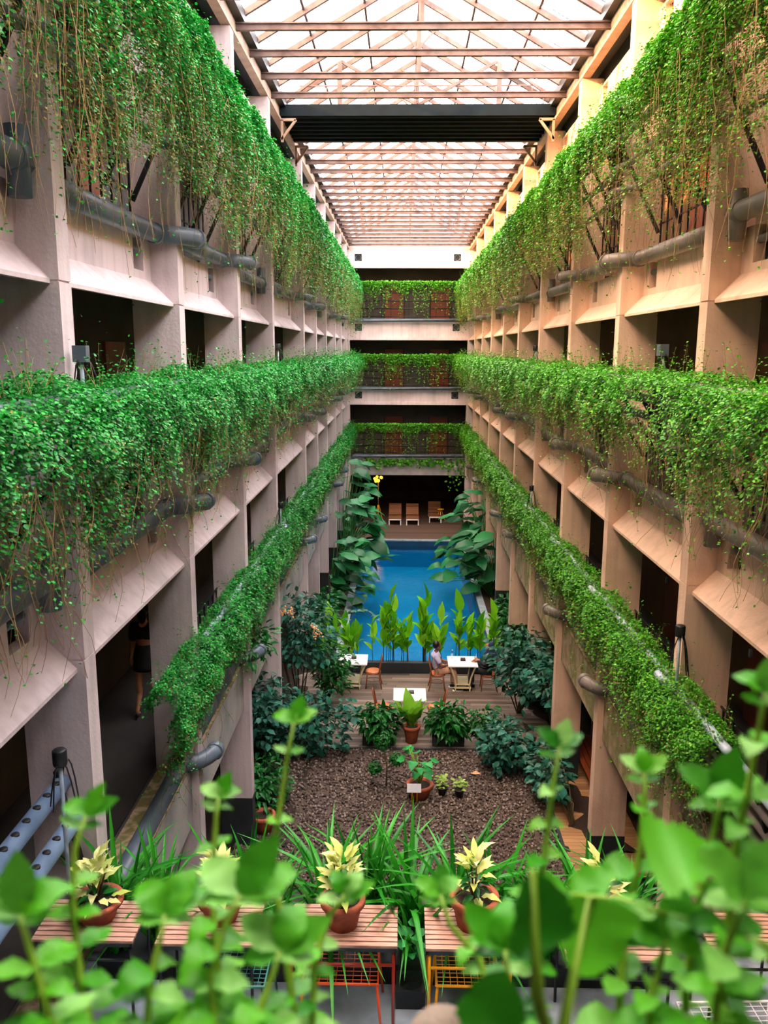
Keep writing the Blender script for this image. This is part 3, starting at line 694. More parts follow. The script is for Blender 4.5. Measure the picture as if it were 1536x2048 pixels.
# curb planter at the near end of the pool
cp = solo('curb_planter', MB().box(-2.3, 3.1, 22.18, 22.3, 0, .3).box(-2.3, 3.1, 22.5, 22.6, 0, .22).box(-2.3, 3.1, 22.3, 22.5, 0, .2), M_DARK, 'long low dark planter curb at the near end of the pool', 'planter', (.4, 22.4, 0))

# ---------------------------------------------------------------- decks
deck = struct('floor_deck', MB().box(-3.6, 4.4, 17.6, 22.17, -.04, .0), M_RUB)
y = 17.62
while y < 22.1:
    x = -3.5 - random.random()
    while x < 4.3:
        L = random.uniform(1.3, 2.6); a = max(x, -3.5); b = min(x + L, 4.35)
        if b - a > .1: part('plank', MB().box(a + .004, b - .004, y, y + .134, .0, .024 + random.uniform(0, .005)), M_WOOD, deck)
        x += L
    y += .14
sdeck = struct('floor_deck_right', MB().box(3.0, 4.5, 13.0, 17.5, -.04, .0), M_RUB)
y = 13.0
M_WOODL = mat('side_deck_wood', ['9C7048', 'B58A5E', '8A6040'], 0.7, 2, 0.3, 30, island='object')
while y < 17.4:
    part('plank', MB().box(3.02, 4.45, y, y + .105, .0, .03), M_WOODL, sdeck); y += .112
bdeck = struct('floor_back_deck', MB().box(-3.5, 4.5, 39.0, 49.9, -.04, 0), M_RUB)
y = 39.02; M_WOODD = mat('back_deck_wood', ['4E3C33', '6B564A', '3C2D26'], 0.6, 1.5, 0.2, 30, island='object')
while y < 49.8:
    part('plank', MB().box(-3.5, 4.5, y, y + .19, 0, .02), M_WOODD, bdeck); y += .2

# gravel court
gx0, gx1, gy0, gy1 = -3.0, 2.95, 12.6, 17.55
struct('floor_gravel_bed', MB().box(gx0, gx1, gy0, gy1, -.04, .02), mat('gravel_bed', ['3A2E29', '5E4C42'], .9, 20, .8, 60))
n = 9000; octa = np.array([[1, 0, 0], [0, 1, 0], [-1, 0, 0], [0, -1, 0], [0, 0, 1], [0, 0, -1]], float)
fo = np.array([[0, 1, 4], [1, 2, 4], [2, 3, 4], [3, 0, 4], [1, 0, 5], [2, 1, 5], [3, 2, 5], [0, 3, 5]])
c = np.stack([rng.uniform(gx0, gx1, n), rng.uniform(gy0 + .1, gy1 - .02, n), rng.uniform(.02, .05, n)], 1)
sc = rng.uniform(.018, .045, (n, 1)) * rng.uniform(.6, 1.2, (n, 3)); ang = rng.uniform(0, PI, n)
R = np.stack([np.stack([np.cos(ang), -np.sin(ang), 0 * ang], 1), np.stack([np.sin(ang), np.cos(ang), 0 * ang], 1), np.stack([0 * ang, 0 * ang, 1 + 0 * ang], 1)], 1)
V = np.einsum('nij,nkj->nki', R, octa[None] * sc[:, None, :]) + c[:, None, :]
gv = npmesh('gravel', V.reshape(-1, 3), (np.arange(n)[:, None, None] * 6 + fo[None]).reshape(-1, 3), M_GRAVEL, None)
tag(gv, 'brown and grey gravel pieces filling the court in front of the deck', 'gravel')
struct('trim_1', MB().box(gx0, 4.5, 17.55, 17.62, -.04, .05), M_DARK); struct('trim_2', MB().box(gx1, gx1 + .06, gy0, 17.5, -.04, .07), M_DARK)

# ---------------------------------------------------------------- furniture on the deck
def table(label, loc, rz=0):
    t = lthing('castor_table', label, 'table', loc, rz)
    part('tabletop', MB().box(-.39, .39, -.37, .37, .715, .745), M_WHITE, t)
    for sx in (-1, 1):
        for sy in (-1, 1):
            pts = [(sx * (.34 - .16 * math.sin(k / 6 * PI * .5)), sy * .28, .715 - .60 * k / 6) for k in range(7)]
            l = part('leg', MB().tube(pts, [.028, .028, .026, .024, .022, .022, .022], 8), M_CREAM, t)
            w = part('castor', MB().tube([(sx * .19 - .015, sy * .28, .045), (sx * .19 + .015, sy * .28, .045)], .045, 12), M_CREAM, t)
    for sy in (-1, 1): part('foot_rail', MB().box(-.22, .22, sy * .28 - .025, sy * .28 + .025, .09, .13), M_CREAM, t)
    part('cross_rail', MB().box(-.17, .17, -.28, .28, .18, .21), M_CREAM, t)
    return t
table('white topped castor table at the left by the planter, empty but for a black menu', (-1.28, 21.2, .03))
table('white topped castor table between the seated man and woman', (1.64, 21.15, .03))
table('white topped castor table nearest the gravel, behind the nest fern', (.22, 18.92, .03))
def chair(label, loc, rz):
    "bentwood chair facing +x locally"
    t = lthing('bentwood_chair', label, 'chair', loc, rz)
    mb = MB(); prof = []
    mb.lathe([(0, .43), (.19, .43), (.205, .445), (.2, .462), (.1, .456), (0, .455)], (0, 0, 0), 20); part('seat', mb, M_SEAT, t)
    part('seat_ring', MB().tube([(.2 * math.cos(k * PI / 10), .2 * math.sin(k * PI / 10), .42) for k in range(21)], .018, 6), M_CHAIR, t)
    for sy in (-1, 1):
        part('leg', MB().tube([(.15, sy * .14, .43), (.17, sy * .16, .2), (.19, sy * .18, 0)], [.019, .017, .013], 8), M_CHAIR, t)
        part('leg', MB().tube([(-.16, sy * .15, .45), (-.19, sy * .16, .2), (-.24, sy * .18, 0)], [.019, .017, .014], 8), M_CHAIR, t)
    pts = [(-.16 - .09 * math.sin(k / 16 * PI) ** .6, .18 * math.cos(k / 16 * PI), .45 + .45 * math.sin(k / 16 * PI) ** .6) for k in range(17)]
    part('back_hoop', MB().tube(pts, .016, 8), M_CHAIR, t)
    pts = [(-.165 - .06 * math.sin(k / 12 * PI) ** .6, .10 * math.cos(k / 12 * PI), .45 + .28 * math.sin(k / 12 * PI) ** .6) for k in range(13)]
    part('inner_hoop', MB().tube(pts, .012, 8), M_CHAIR, t)
    part('stretcher', MB().tube([(.165 * math.cos(k * PI / 8), .15 * math.sin(k * PI / 8), .2) for k in range(17)], .009, 6), M_CHAIR, t)
    return t
chair('empty bentwood chair at the right of the left table', (-.74, 21.15, .03), PI)
chair('bentwood chair under the seated man', (.98, 21.05, .03), 0)
chair('bentwood chair under the woman in the navy headscarf', (2.32, 21.05, .03), PI)
chair('bentwood chair left of the front table, back to the left', (-.42, 18.9, .03), 0)
chair('bentwood chair right of the front table, back to the right', (.86, 18.9, .03), PI)
for loc, lb in (((-1.26, 21.28, .775), 'small black menu stand on the left white table'), ((1.66, 21.22, .775), 'small black menu stand between the bottle and the cup'), ((.26, 19.0, .775), 'small black menu stand on the front white table')):
    t = lthing('menu_stand', lb, 'menu', loc); part('card', MB().box(-.065, .065, -.065, .065, .008, .05), mat('menu_card', ['1E1210', '2A1815'], .5, 5), t); part('base', MB().box(-.07, .07, -.07, .07, 0, .008), M_RUB, t)
t = lthing('water_bottle', 'clear plastic water bottle standing on the table by the man', 'bottle', (1.38, 21.38, .776))
part('body', MB().lathe([(0, 0), (.032, 0), (.033, .02), (.031, .08), (.033, .14), (.028, .17), (.012, .2), (.012, .215)], (0, 0, 0), 14), M_CLEAR, t)
part('cap', MB().lathe([(.014, .212), (.014, .232), (0, .232)], (0, 0, 0), 12), M_WMET, t)
part('label', MB().lathe([(.0335, .07), (.0335, .12)], (0, 0, 0), 14), mat('bottle_label', ['A9C8E8', 'C4DCF2'], .5, 8), t)
for k, (x, y_, w, lb) in enumerate(((1.36, 21.1, .1, 'white sheet of paper near the bottle'), (1.5, 21.16, .08, 'folded paper slip beside the menu stand'), (1.84, 20.86, .13, 'white sheet of paper at the near right edge of the table'))):
    solo('paper', MB().box(x - w, x + w, y_ - .05, y_ + .05, .776, .779), mat('paper_blue_print', ['D9DDEA', 'F4F4F8'], .7, 30), lb, 'paper', (x, y_, .776))
t = lthing('plastic_cup', 'clear plastic cup held over the table by the woman', 'cup', (1.98, 21.1, .80))
part('body', MB().lathe([(0, 0), (.028, 0), (.042, .12), (.044, .12)], (0, 0, 0), 14), mat('frosted_cup', ['CFD6E2', 'E6EAF2'], .3, 6), t)
part('straw', MB().tube([(0, 0, .02), (.02, 0, .2)], .004, 6), M_WHITE, t)

# ---------------------------------------------------------------- people
def skinned(nodes, edges, sub=2):
    "joint graph {name:(co,radius)} grown into one smooth surface; returns (verts, faces)"
    names = list(nodes); me = bpy.data.meshes.new('tmp'); me.from_pydata([nodes[n][0] for n in names], [(names.index(a), names.index(b)) for a, b in edges], [])
    o = bpy.data.objects.new('tmp', me); COL.objects.link(o)
    m = o.modifiers.new('s', 'SKIN'); m.use_smooth_shade = True
    for i, n in enumerate(names):
        r = nodes[n][1]; me.skin_vertices[0].data[i].radius = r if isinstance(r, tuple) else (r, r)
        me.skin_vertices[0].data[i].use_root = (i == 0)
    s = o.modifiers.new('u', 'SUBSURF'); s.levels = sub; s.render_levels = sub
    dg = bpy.context.evaluated_depsgraph_get(); ev = o.evaluated_get(dg).to_mesh()
    V = [tuple(v.co) for v in ev.vertices]; Fc = [tuple(p.vertices) for p in ev.polygons]
    bpy.data.objects.remove(o); bpy.data.meshes.remove(me); return V, Fc
def hand(mb, w, d, n, s=1.0):
    "palm and five curled fingers at wrist w, pointing d, palm facing n"
    w, d, n = Vector(w), Vector(d).normalized(), Vector(n); n = (n - d * n.dot(d)).normalized(); x = d.cross(n)
    mb.ball(w + d * .045 * s, .034 * s, 8, 6); mb.tube([w - d * .02, w + d * .03, w + d * .085 * s], [.024 * s, .034 * s, .032 * s], 8)
    for k, L in enumerate((.065, .075, .072, .055)):
        b = w + d * .08 * s + x * (k - 1.5) * .019 * s
        mb.tube([b, b + (d + n * .25).normalized() * L * .45 * s, b + (d + n * .8).normalized() * L * .95 * s], [.0095 * s, .0088 * s, .007 * s], 6)
    b = w + d * .03 * s - x * .03 * s
    mb.tube([b, b + (d * .7 - x * .7).normalized() * .035 * s, b + (d * .9 - x * .4 + n * .5).normalized() * .068 * s], [.012 * s, .0105 * s, .008 * s], 6)
def head(mb, c, f, r=.1, upv=(0, 0, 1)):
    "skull, jaw, nose, ears, brow and lips; f = facing"
    c = Vector(c); f = Vector(f).normalized(); u = Vector(upv); u = (u - f * u.dot(f)).normalized(); x = f.cross(u)
    def blob(p, rad, n=10, m=8):
        o = len(mb.v); mb.ball((0, 0, 0), rad, n, m)
        for i in range(o, len(mb.v)):
            v = mb.v[i]; mb.v[i] = tuple(c + p[0] * x + p[1] * f + p[2] * u + x * v[0] + f * v[1] + u * v[2])
    blob((0, -.008, .02), (.076, .095, .105), 16, 12); blob((0, .03, -.045), (.055, .058, .062), 12, 8)
    blob((0, .092, -.012), (.014, .022, .024)); blob((0, .078, .03), (.05, .016, .012)); blob((0, .082, -.048), (.024, .012, .011))
    for s in (-1, 1): blob((s * .078, -.005, -.005), (.012, .022, .034)); blob((s * .033, .076, .012), (.014, .01, .009), 8, 6)
def person_seated(label, P, s, skin, loc):
    pass
SE = [('pelvis', 'belly'), ('belly', 'chest'), ('chest', 'neck'), ('neck', 'headb')]
# seated man: faces right (+x), looks a little away from the camera
def seated(name_label, x0, y0, fx, skin, top, bottom, man):
    z0 = .03 + .46
    t = thing('person', name_label, 'person', (x0, y0, .03))
    hp = Vector((x0 - fx * .02, y0, z0 + .09)); ln = -fx * .06
    N = {'pelvis': (hp, (.15, .12)), 'belly': (hp + Vector((ln * .5, 0, .17)), (.135, .12)), 'chest': (hp + Vector((ln, 0, .36)), (.15, .115)), 'neckb': (hp + Vector((ln * .9, 0, .48)), (.06, .06)), 'headb': (hp + Vector((ln * .7, 0, .57)), (.05, .05))}
    Eg = [('pelvis', 'belly'), ('belly', 'chest'), ('chest', 'neckb'), ('neckb', 'headb')]
    for s in (-1, 1):
        sh = hp + Vector((ln, s * .19, .43))
        if man: el = hp + Vector((fx * .10, s * .24, .17)); wr = hp + Vector((fx * .34, s * .06 + .03, .16))
        elif s == -1: el = hp + Vector((fx * .12, s * .24, .2)); wr = Vector((1.98 + .09, 21.04, .86))
        else: el = hp + Vector((fx * .1, s * .24, .2)); wr = hp + Vector((fx * .32, s * .1, .22))
        kn = hp + Vector((fx * .43, s * .11 + (0 if man else 0), .03)); an = Vector((x0 + fx * (.47 if s < 0 else .38), y0 + s * .12, .13))
        N.update({'sh%d' % s: (sh, (.062, .06)), 'el%d' % s: (el, (.042, .042)), 'wr%d' % s: (wr, (.028, .026)), 'hip%d' % s: (hp + Vector((fx * .05, s * .1, -.02)), (.095, .09)), 'kn%d' % s: (kn, (.068, .066)), 'an%d' % s: (an, (.042, .042))})
        Eg += [('chest', 'sh%d' % s), ('sh%d' % s, 'el%d' % s), ('el%d' % s, 'wr%d' % s), ('pelvis', 'hip%d' % s), ('hip%d' % s, 'kn%d' % s), ('kn%d' % s, 'an%d' % s)]
    NB = {k: (v[0], tuple(r * (.7 if k in ('chest', 'belly', 'pelvis', 'sh-1', 'sh1', 'hip-1', 'hip1') else 1) for r in v[1])) for k, v in N.items()}
    V, Fc = skinned(NB, Eg); mb = MB().add(V, Fc, True)
    hc = hp + Vector((ln * .5 + fx * .01, 0, .655)); face = Vector((fx, .25 if man else -.1, .02)); head(mb, hc, face)
    for s in (-1, 1):
        w = N['wr%d' % s][0]; e = N['el%d' % s][0]; hand(mb, w, (w - e) if man or s > 0 else Vector((-1, .2, -.1)), (0, 0, -1) if man or s > 0 else (0, 1, -.3))
    body = part('body', mb, skin, t)
    def sub(keys, grow, nm, m_, ends=None, parent=t):
        n2 = {k: (Vector(N[k][0]), tuple(r + grow * (1.2 if k[:2] in ('sh', 'ch') else 1) for r in N[k][1])) for k in keys}
        for k, tt in (ends or {}).items():
            a, b, f_ = tt; n2[k] = (N[a][0].lerp(N[b][0], f_), tuple(N[a][1][i] * (1 - f_) + N[b][1][i] * f_ + grow * 1.2 for i in (0, 1)))
        keys2 = list(n2); ed = []
        for a, b in Eg:
            if a in n2 and b in n2: ed.append((a, b))
        for k, tt in (ends or {}).items(): ed.append((tt[0], k))
        V2, F2 = skinned(n2, ed); mb2 = MB().add(V2, F2, True)
        if nm in ('shirt', 'tunic'):
            mb2.ball(hp + Vector((ln, 0, .40)), (.125, .235, .085), 16, 8); mb2.tube([hp + Vector((ln, 0, .42)), hp + Vector((ln * .9, 0, .50))], [.095, .075], 12)
        return part(nm, mb2, m_, parent)
    sl = .75 if man else .98
    sub(['pelvis', 'belly', 'chest', 'sh-1', 'sh1'] + ([] if man else ['el-1', 'el1']), .016, 'shirt' if man else 'tunic', top,
        {'nk': ('chest', 'neckb', 1.0), **({'e-1': ('sh-1', 'el-1', sl), 'e1': ('sh1', 'el1', sl)} if man else {'e-1': ('el-1', 'wr-1', .9), 'e1': ('el1', 'wr1', .9)})})
    sub(['pelvis', 'hip-1', 'hip1', 'kn-1', 'kn1'], .014, 'trousers', bottom, {'e-1': ('kn-1', 'an-1', .93), 'e1': ('kn1', 'an1', .93)})
    for s in (-1, 1):
        a = N['an%d' % s][0]; mb = MB(); mb.tube([a + Vector((-fx * .06, 0, -.06)), a + Vector((0, 0, -.05)), a + Vector((fx * .1, 0, -.065)), a + Vector((fx * .17, 0, -.075))], [.035, .045, .038, .022], 10)
        sh = part('shoe', mb, M_RUB, t)
        if man: part('sole', MB().box(*sorted((a.x - fx * .09, a.x + fx * .18)), a.y - .04, a.y + .04, .03, .045), M_WHITE, sh)
    f = face.normalized()
    if man:
        mb = MB(); c = hc - f * .034 + Vector((0, 0, .035)); mb.ball(c, (.097, .102, .112), 16, 10)
        hair = part('hair', mb, M_HAIR, t)
        part('collar', MB().tube([hp + Vector((ln * .9 + .062 * math.cos(k * PI / 6), .062 * math.sin(k * PI / 6), .485 - .02 * math.cos(k * PI / 6) * fx)) for k in range(13)], .013, 6), top, t)
        part('lapel', MB().bar(hp + Vector((fx * .085, -.01, .44)), hp + Vector((fx * .105, -.01, .32)), .012), M_NAVY, t)
    else:
        mb = MB(); c = hc - f * .03; mb.ball(c + Vector((0, 0, .025)), (.098, .098, .112), 16, 10)
        mb.lathe([(.085, .0), (.1, -.06), (.13, -.14), (.19, -.22), (.2, -.25)], hc - f * .03, 16)
        part('headscarf', mb, M_HIJAB, t)
        part('badge', MB().box(hp.x - .14, hp.x - .13, hp.y - .20, hp.y - .17, hp.z + .3, hp.z + .34), M_WHITE, t)
    return t
seated('seated man in a lavender shirt and khaki trousers, hands in his lap, looking away', 1.0, 21.05, 1, M_SKIN, M_SHIRT, M_KHAKI, True)
seated('seated woman in navy headscarf and dark clothes holding a cup', 2.30, 21.05, -1, M_SKIN2, M_NAVY, M_NAVY, False)
# walking woman in the left corridor, level one
def walker():
    zf = 3.47; x, y = -3.86, 11.9
    t = thing('person', 'woman in a dark skirt and heels walking away in the left corridor', 'person', (x, y, zf))
    hp = Vector((x, y, zf + .93)); P = lambda a, b, c: hp + Vector((a, b, c))
    N = {'pelvis': (hp, (.13, .1)), 'belly': (P(0, 0, .17), (.11, .09)), 'chest': (P(0, 0, .36), (.13, .1)), 'neckb': (P(0, .01, .52), (.045, .045)), 'headb': (P(0, .02, .6), (.045, .045))}
    Eg = [('pelvis', 'belly'), ('belly', 'chest'), ('chest', 'neckb'), ('neckb', 'headb')]
    for s in (-1, 1):
        st = s * -1
        N.update({'sh%d' % s: (P(s * .16, 0, .43), (.05, .05)), 'el%d' % s: (P(s * .2, -s * .06, .16), (.036, .036)), 'wr%d' % s: (P(s * .2, s * .06, -.08), (.024, .022)),
                  'hip%d' % s: (P(s * .08, 0, -.05), (.085, .08)), 'kn%d' % s: (P(s * .08, s * .12, -.46), (.055, .052)), 'cf%d' % s: (P(s * .08, s * .08 - .02, -.6), (.052, .05)), 'an%d' % s: (P(s * .08, s * .20 - .08, -.84), (.03, .03)), 'toe%d' % s: (P(s * .08, s * .2 + .06, -.91), (.03, .02))})
        Eg += [('chest', 'sh%d' % s), ('sh%d' % s, 'el%d' % s), ('el%d' % s, 'wr%d' % s), ('pelvis', 'hip%d' % s), ('hip%d' % s, 'kn%d' % s), ('kn%d' % s, 'cf%d' % s), ('cf%d' % s, 'an%d' % s), ('an%d' % s, 'toe%d' % s)]
    V, Fc = skinned(N, Eg); mb = MB().add(V, Fc, True); head(mb, P(0, .03, .69), (0, 1, 0))
    for s in (-1, 1): hand(mb, N['wr%d' % s][0], (0, .1, -1), (-s, 0, 0), .9)
    part('body', mb, M_SKIN2, t)
    part('skirt', MB().lathe([(.13, .16), (.165, 0), (.185, -.16), (.19, -.24), (.18, -.24), (.12, .0)], hp, 18), M_GREYCLOTH, t)
    n2 = {k: (Vector(N[k][0]), tuple(r + .032 for r in N[k][1])) for k in ('belly', 'chest', 'sh-1', 'sh1', 'el-1', 'el1')}
    V, Fc = skinned(n2, [('belly', 'chest'), ('chest', 'sh-1'), ('chest', 'sh1'), ('sh-1', 'el-1'), ('sh1', 'el1')]); part('blouse', MB().add(V, Fc, True), M_GREYCLOTH, t)
    part('hair', MB().ball(P(0, .0, .72), (.09, .095, .11), 12, 8).ball(P(0, -.07, .62), (.07, .05, .14), 10, 8), M_HAIR, t)
    for s in (-1, 1):
        a = N['an%d' % s][0]; part('shoe', MB().tube([a + Vector((0, -.05, -.03)), a + Vector((0, 0, -.045)), a + Vector((0, .09, -.07)), a + Vector((0, .16, -.08))], [.025, .033, .033, .015], 10).bar(a + Vector((0, -.04, -.03)), a + Vector((0, -.045, -.09)), .015), M_RUB, t)
walker()

# ---------------------------------------------------------------- loungers and lamps at the far deck
def lounger(label, x, y):
    t = lthing('sun_lounger', label, 'lounger', (x, y, .02))
    part('frame', MB().box(-.33, .33, 0, .05, .26, .32).box(-.33, -.29, 0, 1.9, .26, .31).box(.29, .33, 0, 1.9, .26, .31), M_WMET, t)
    for k in range(9): part('slat', MB().box(-.33, .33, .06 + k * .13, .17 + k * .13, .31, .335), M_WOODL2, t)
    for k in range(6):
        y0 = 1.24 + k * .11 * .8; z0 = .34 + k * .11 * .75; part('slat', MB().bar((0, y0, z0), (0, y0 + .08, z0 + .075), .66, .025), M_WOODL2, t)
    for a, b in ((-.3, .03), (.3, .03), (-.3, 1.8), (.3, 1.8)): part('leg', MB().box(a - .025, a + .025, b - .025, b + .025, 0, .27), M_WMET, t)
M_WOODL2 = mat('lounger_slats', ['7A4A30', '98643F', '5F3A28'], .6, 2, island='object')
lounger('left wooden slat sun lounger with raised back facing the pool', -.36, 42.3)
lounger('second wooden slat sun lounger, just right of the left one', .55, 42.3)
lounger('third slat lounger half hidden behind the right broad-leaved plant', 1.75, 43.0)
for x, y_, lb, glow in ((-1.25, 43.2, 'yellow tripod floor lamp behind the left plants with a glowing orange shade', True), (2.05, 43.6, 'small yellow tripod stool behind the right plants', False)):
    t = lthing('tripod_lamp' if glow else 'tripod_stool', lb, 'lamp' if glow else 'stool', (x, y_, .02))
    for k in range(3):
        a = k * 2.094 + .5; part('leg', MB().bar((.28 * math.cos(a), .28 * math.sin(a), 0), (.03 * math.cos(a), .03 * math.sin(a), .9 if glow else .62), .035), M_YEL, t)
    if glow:
        part('pole', MB().tube([(0, 0, .85), (0, 0, 2.1)], .02, 8), M_YEL, t)
        mb = MB()
        for k in range(11): mb.ball((random.uniform(-.2, .2), random.uniform(-.1, .1), 2.15 + random.uniform(0, .26)), random.uniform(.06, .1), 8, 6)
        part('glowing_shade', mb, M_GLOW, t)
    else: part('seat', MB().lathe([(0, .6), (.17, .6), (.18, .63), (0, .65)], (0, 0, 0), 16), M_YEL, t)

# ---------------------------------------------------------------- planting
B_ROUND = [blade('leaf_round%d' % i, M_TEALL, .55, 'oval', c_, .12, .15, seg=5) for i, c_ in enumerate((.15, .45))]
B_SPATH = [blade('leaf_lance%d' % i, M_DKG, .34, 'lance', c_, .15, .1, seg=5) for i, c_ in enumerate((.3, .7))]
B_BIG = [blade('leaf_broad%d' % i, M_BIG, w_, 'oval', c_, .07, .12, seg=8) for i, (w_, c_) in enumerate(((.42, .15), (.5, .35), (.38, .6)))]
B_CANNA = [blade('leaf_canna%d' % i, M_CANNA, .38, 'lance', c_, .25, .1, seg=6) for i, c_ in enumerate((.1, .5))]
B_STRAP = [blade('leaf_strap%d' % i, M_STRAP, .05, 'strap', c_, .3, 0, seg=9) for i, c_ in enumerate((.15, .5, .9, 1.3))]
B_PALE = [blade('leaf_pale%d' % i, M_PALE, .36, 'lance', c_, .15, .3, seg=6) for i, c_ in enumerate((.1, .5))]
B_FERN = [blade('leaf_fern', M_FERN, .34, 'lance', .25, .2, .35, seg=9)]
B_HEART = [blade('leaf_heart', M_ROUND, .9, 'heart', .3, .1, .15, seg=6)]
def shrub(label, base, c, rad, n, L, blades, stem_m=M_DSTEM, fine=0, fine_m=None, kind='shrub', name='leafy_shrub', stems=9, droop=.5):
    t = thing(name, label, kind, base); c = Vector(c); base = Vector(base)
    mb = MB(); tips = []
    for k in range(stems):
        d = rv().normalized(); tip = c + Vector((d.x * rad[0], d.y * rad[1], d.z * rad[2])) * .75; tip.z = max(tip.z, base.z + .3)
        mid = base.lerp(tip, .5) + Vector((random.uniform(-.1, .1), random.uniform(-.1, .1), .1)); mb.tube([base + Vector((random.uniform(-.05, .05), random.uniform(-.05, .05), 0)), mid, tip], [.022, .014, .006], 6)
    part('stems', mb, stem_m, t, 'stuff')
    for k in range(n):
        d = rv().normalized(); r_ = random.uniform(.55, 1.0) ** .6
        if d.y > .3 and random.random() < .6: d.y = -d.y
        p = c + Vector((d.x * rad[0], d.y * rad[1], d.z * rad[2])) * r_ * (1 + .15 * math.sin(d.x * 7 + d.z * 5))
        if p.z < base.z + .05: p.z = base.z + .05 + random.random() * .2
        dirv = Vector((d.x, d.y, -droop * random.random() + .15)) + rv(.35)
        put_leaf(random.choice(blades), t, p, dirv, Vector((d.x * .4, d.y * .4, 1)) + rv(.35), L * random.uniform(.7, 1.25), random.uniform(.85, 1.15))
    if fine:
        D = norm(rng.normal(0, 1, (fine, 3))); P = np.array(c) + D * np.array(rad) * rng.uniform(.2, .92, (fine, 1)); P[:, 2] = np.maximum(P[:, 2], base.z + .04)
        leaves('inner_foliage', P, norm(D * .4 + [0, 0, .8] + rng.normal(0, .4, (fine, 3))), D + rng.normal(0, .5, (fine, 3)), L * .85 * rng.uniform(.6, 1.1, fine), fine_m or M_TEALF, t, .5, True)
    return t
M_DKF = mat('dark_leaf_fine', ['0F4218', '1E7028', '17551E'], .4, island=True, trans=.15)
# left mass of shrubs
s1 = shrub('tall shrub on the left carrying orange flower heads', (-2.5, 19.2, .03), (-2.35, 19.0, 2.35), (.85, .9, 1.0), 200, .2, B_ROUND, fine=700)
s2 = shrub('bluish-leaved shrub spilling forward at the left edge of the deck', (-2.0, 17.7, .03), (-1.95, 17.4, .75), (.95, .7, .75), 230, .2, B_ROUND, fine=600)
shrub('bluish-green shrub against the left wall, below the concrete ledge', (-3.0, 16.9, .03), (-2.95, 16.8, 1.25), (.7, .9, .95), 200, .2, B_ROUND, fine=600)
shrub('dark shrub between the left table and the wall', (-1.9, 20.4, .03), (-1.75, 20.1, 1.0), (.55, .6, .8), 150, .2, B_SPATH, fine=400, fine_m=M_DKF)
shrub('dark undergrowth at the left corner of the gravel', (-2.9, 15.2, .03), (-2.8, 15.2, .5), (.7, 1.0, .5), 150, .2, B_SPATH, fine=500, fine_m=M_DKF)
shrub('leafy plant growing over the ledge on the left wall', (-2.7, 14.4, 3.5), (-2.65, 14.4, 3.65), (.35, 1.0, .35), 60, .22, B_SPATH, fine=100, fine_m=M_DKF, stems=5)
# right mass
shrub('wide shrub on the right beside the seated woman', (2.95, 19.6, .03), (3.05, 19.4, 1.45), (.95, .9, .95), 230, .22, B_ROUND, fine=700)
shrub('tall thin-branched shrub by the right wall, in front of the wide one', (3.5, 17.6, .03), (3.55, 17.6, 1.75), (.8, .8, .75), 200, .22, B_ROUND, fine=500)
shrub('dark shrub at the right corner of the gravel', (2.35, 16.9, .03), (2.3, 16.8, .6), (.65, .7, .6), 180, .2, B_ROUND, fine=500)
shrub('small plant beside the right box of glossy plants', (1.95, 17.95, .03), (1.95, 17.9, .5), (.42, .35, .42), 110, .2, B_SPATH, fine=200, fine_m=M_DKF)
shrub('dark climbing shrub hanging under the right ledge', (3.3, 14.6, .03), (3.0, 15.6, .6), (.4, .9, .55), 110, .2, B_ROUND, fine=300)
shrub('low green plants in the bed right of the pool', (3.45, 25.5, .03), (3.45, 25, .6), (.45, 2.6, .6), 160, .3, B_SPATH, fine=600, fine_m=M_DKF)
shrub('low green plants in the bed left of the pool', (-2.4, 25.5, .03), (-2.4, 25.2, .7), (.4, 2.4, .7), 180, .3, B_SPATH, fine=600, fine_m=M_DKF)
mb = MB()
for q in ((-2.75, 18.25, 3.0), (-2.6, 18.2, 3.05), (-1.95, 18.1, 2.7), (-1.93, 18.1, 2.55)):
    for k in range(16): mb.ball((q[0] + random.gauss(0, .07), q[1] + random.gauss(0, .04), q[2] + random.gauss(0, .05)), random.uniform(.015, .03), 6, 4)
part('flower_head', mb, M_FLOWER, s1, 'stuff')
# glossy plants in dark boxes flanking the fern
for x, lb in ((-.5, 'left dark trough of glossy green plants in front of the deck table'), (1.1, 'right dark trough of glossy green plants in front of the deck table')):
    t = shrub(lb, (x, 17.95, .2), (x, 17.92, .58), (.5, .36, .42), 190, .24, B_SPATH, fine=260, fine_m=M_DKF, name='planted_trough', kind='planter')
    part('trough', MB().box(x - .36, x + .36, 17.72, 18.15, .03, .25), M_DARK, t); part('soil', MB().box(x - .33, x + .33, 17.75, 18.12, .25, .26), M_SOIL, t)
def pot(mb_scale, t, m=M_TERRA, r=.17, h=.3, org=(0, 0, 0)):
    x, y_, z = org
    b = part('pot', MB().lathe([(0, 0), (r * .68, 0), (r * .95, h * .86), (r * .95, h), (r * .84, h), (r * .8, h * .84), (0, h * .84)], org, 24), m, t)
    part('rim', MB().lathe([(r * .955, h * .80), (r * 1.06, h * .81), (r * 1.07, h * 1.0), (r * .98, h * 1.02), (r * .86, h * 1.0)], org, 24), m, b)
    part('soil', MB().lathe([(0, h * .86), (r * .82, h * .86)], org, 18), M_SOIL, t)
    return b
t = thing('nest_fern_pot', 'bright green nest fern in a terracotta pot in front of the deck table', 'plant', (.26, 17.95, .03)); pot(1, t, r=.19, h=.4, org=(.26, 17.95, .03))
for k in range(13):
    a = k * 2.4; tilt = .35 + .03 * k; d = Vector((math.cos(a) * tilt, math.sin(a) * tilt * .6, 1)); put_leaf(B_FERN[0], t, (.26 + .03 * math.cos(a), 17.95 + .03 * math.sin(a), .4), d, Vector((-math.cos(a), -math.sin(a), .3)), random.uniform(.6, .95), 1.1)
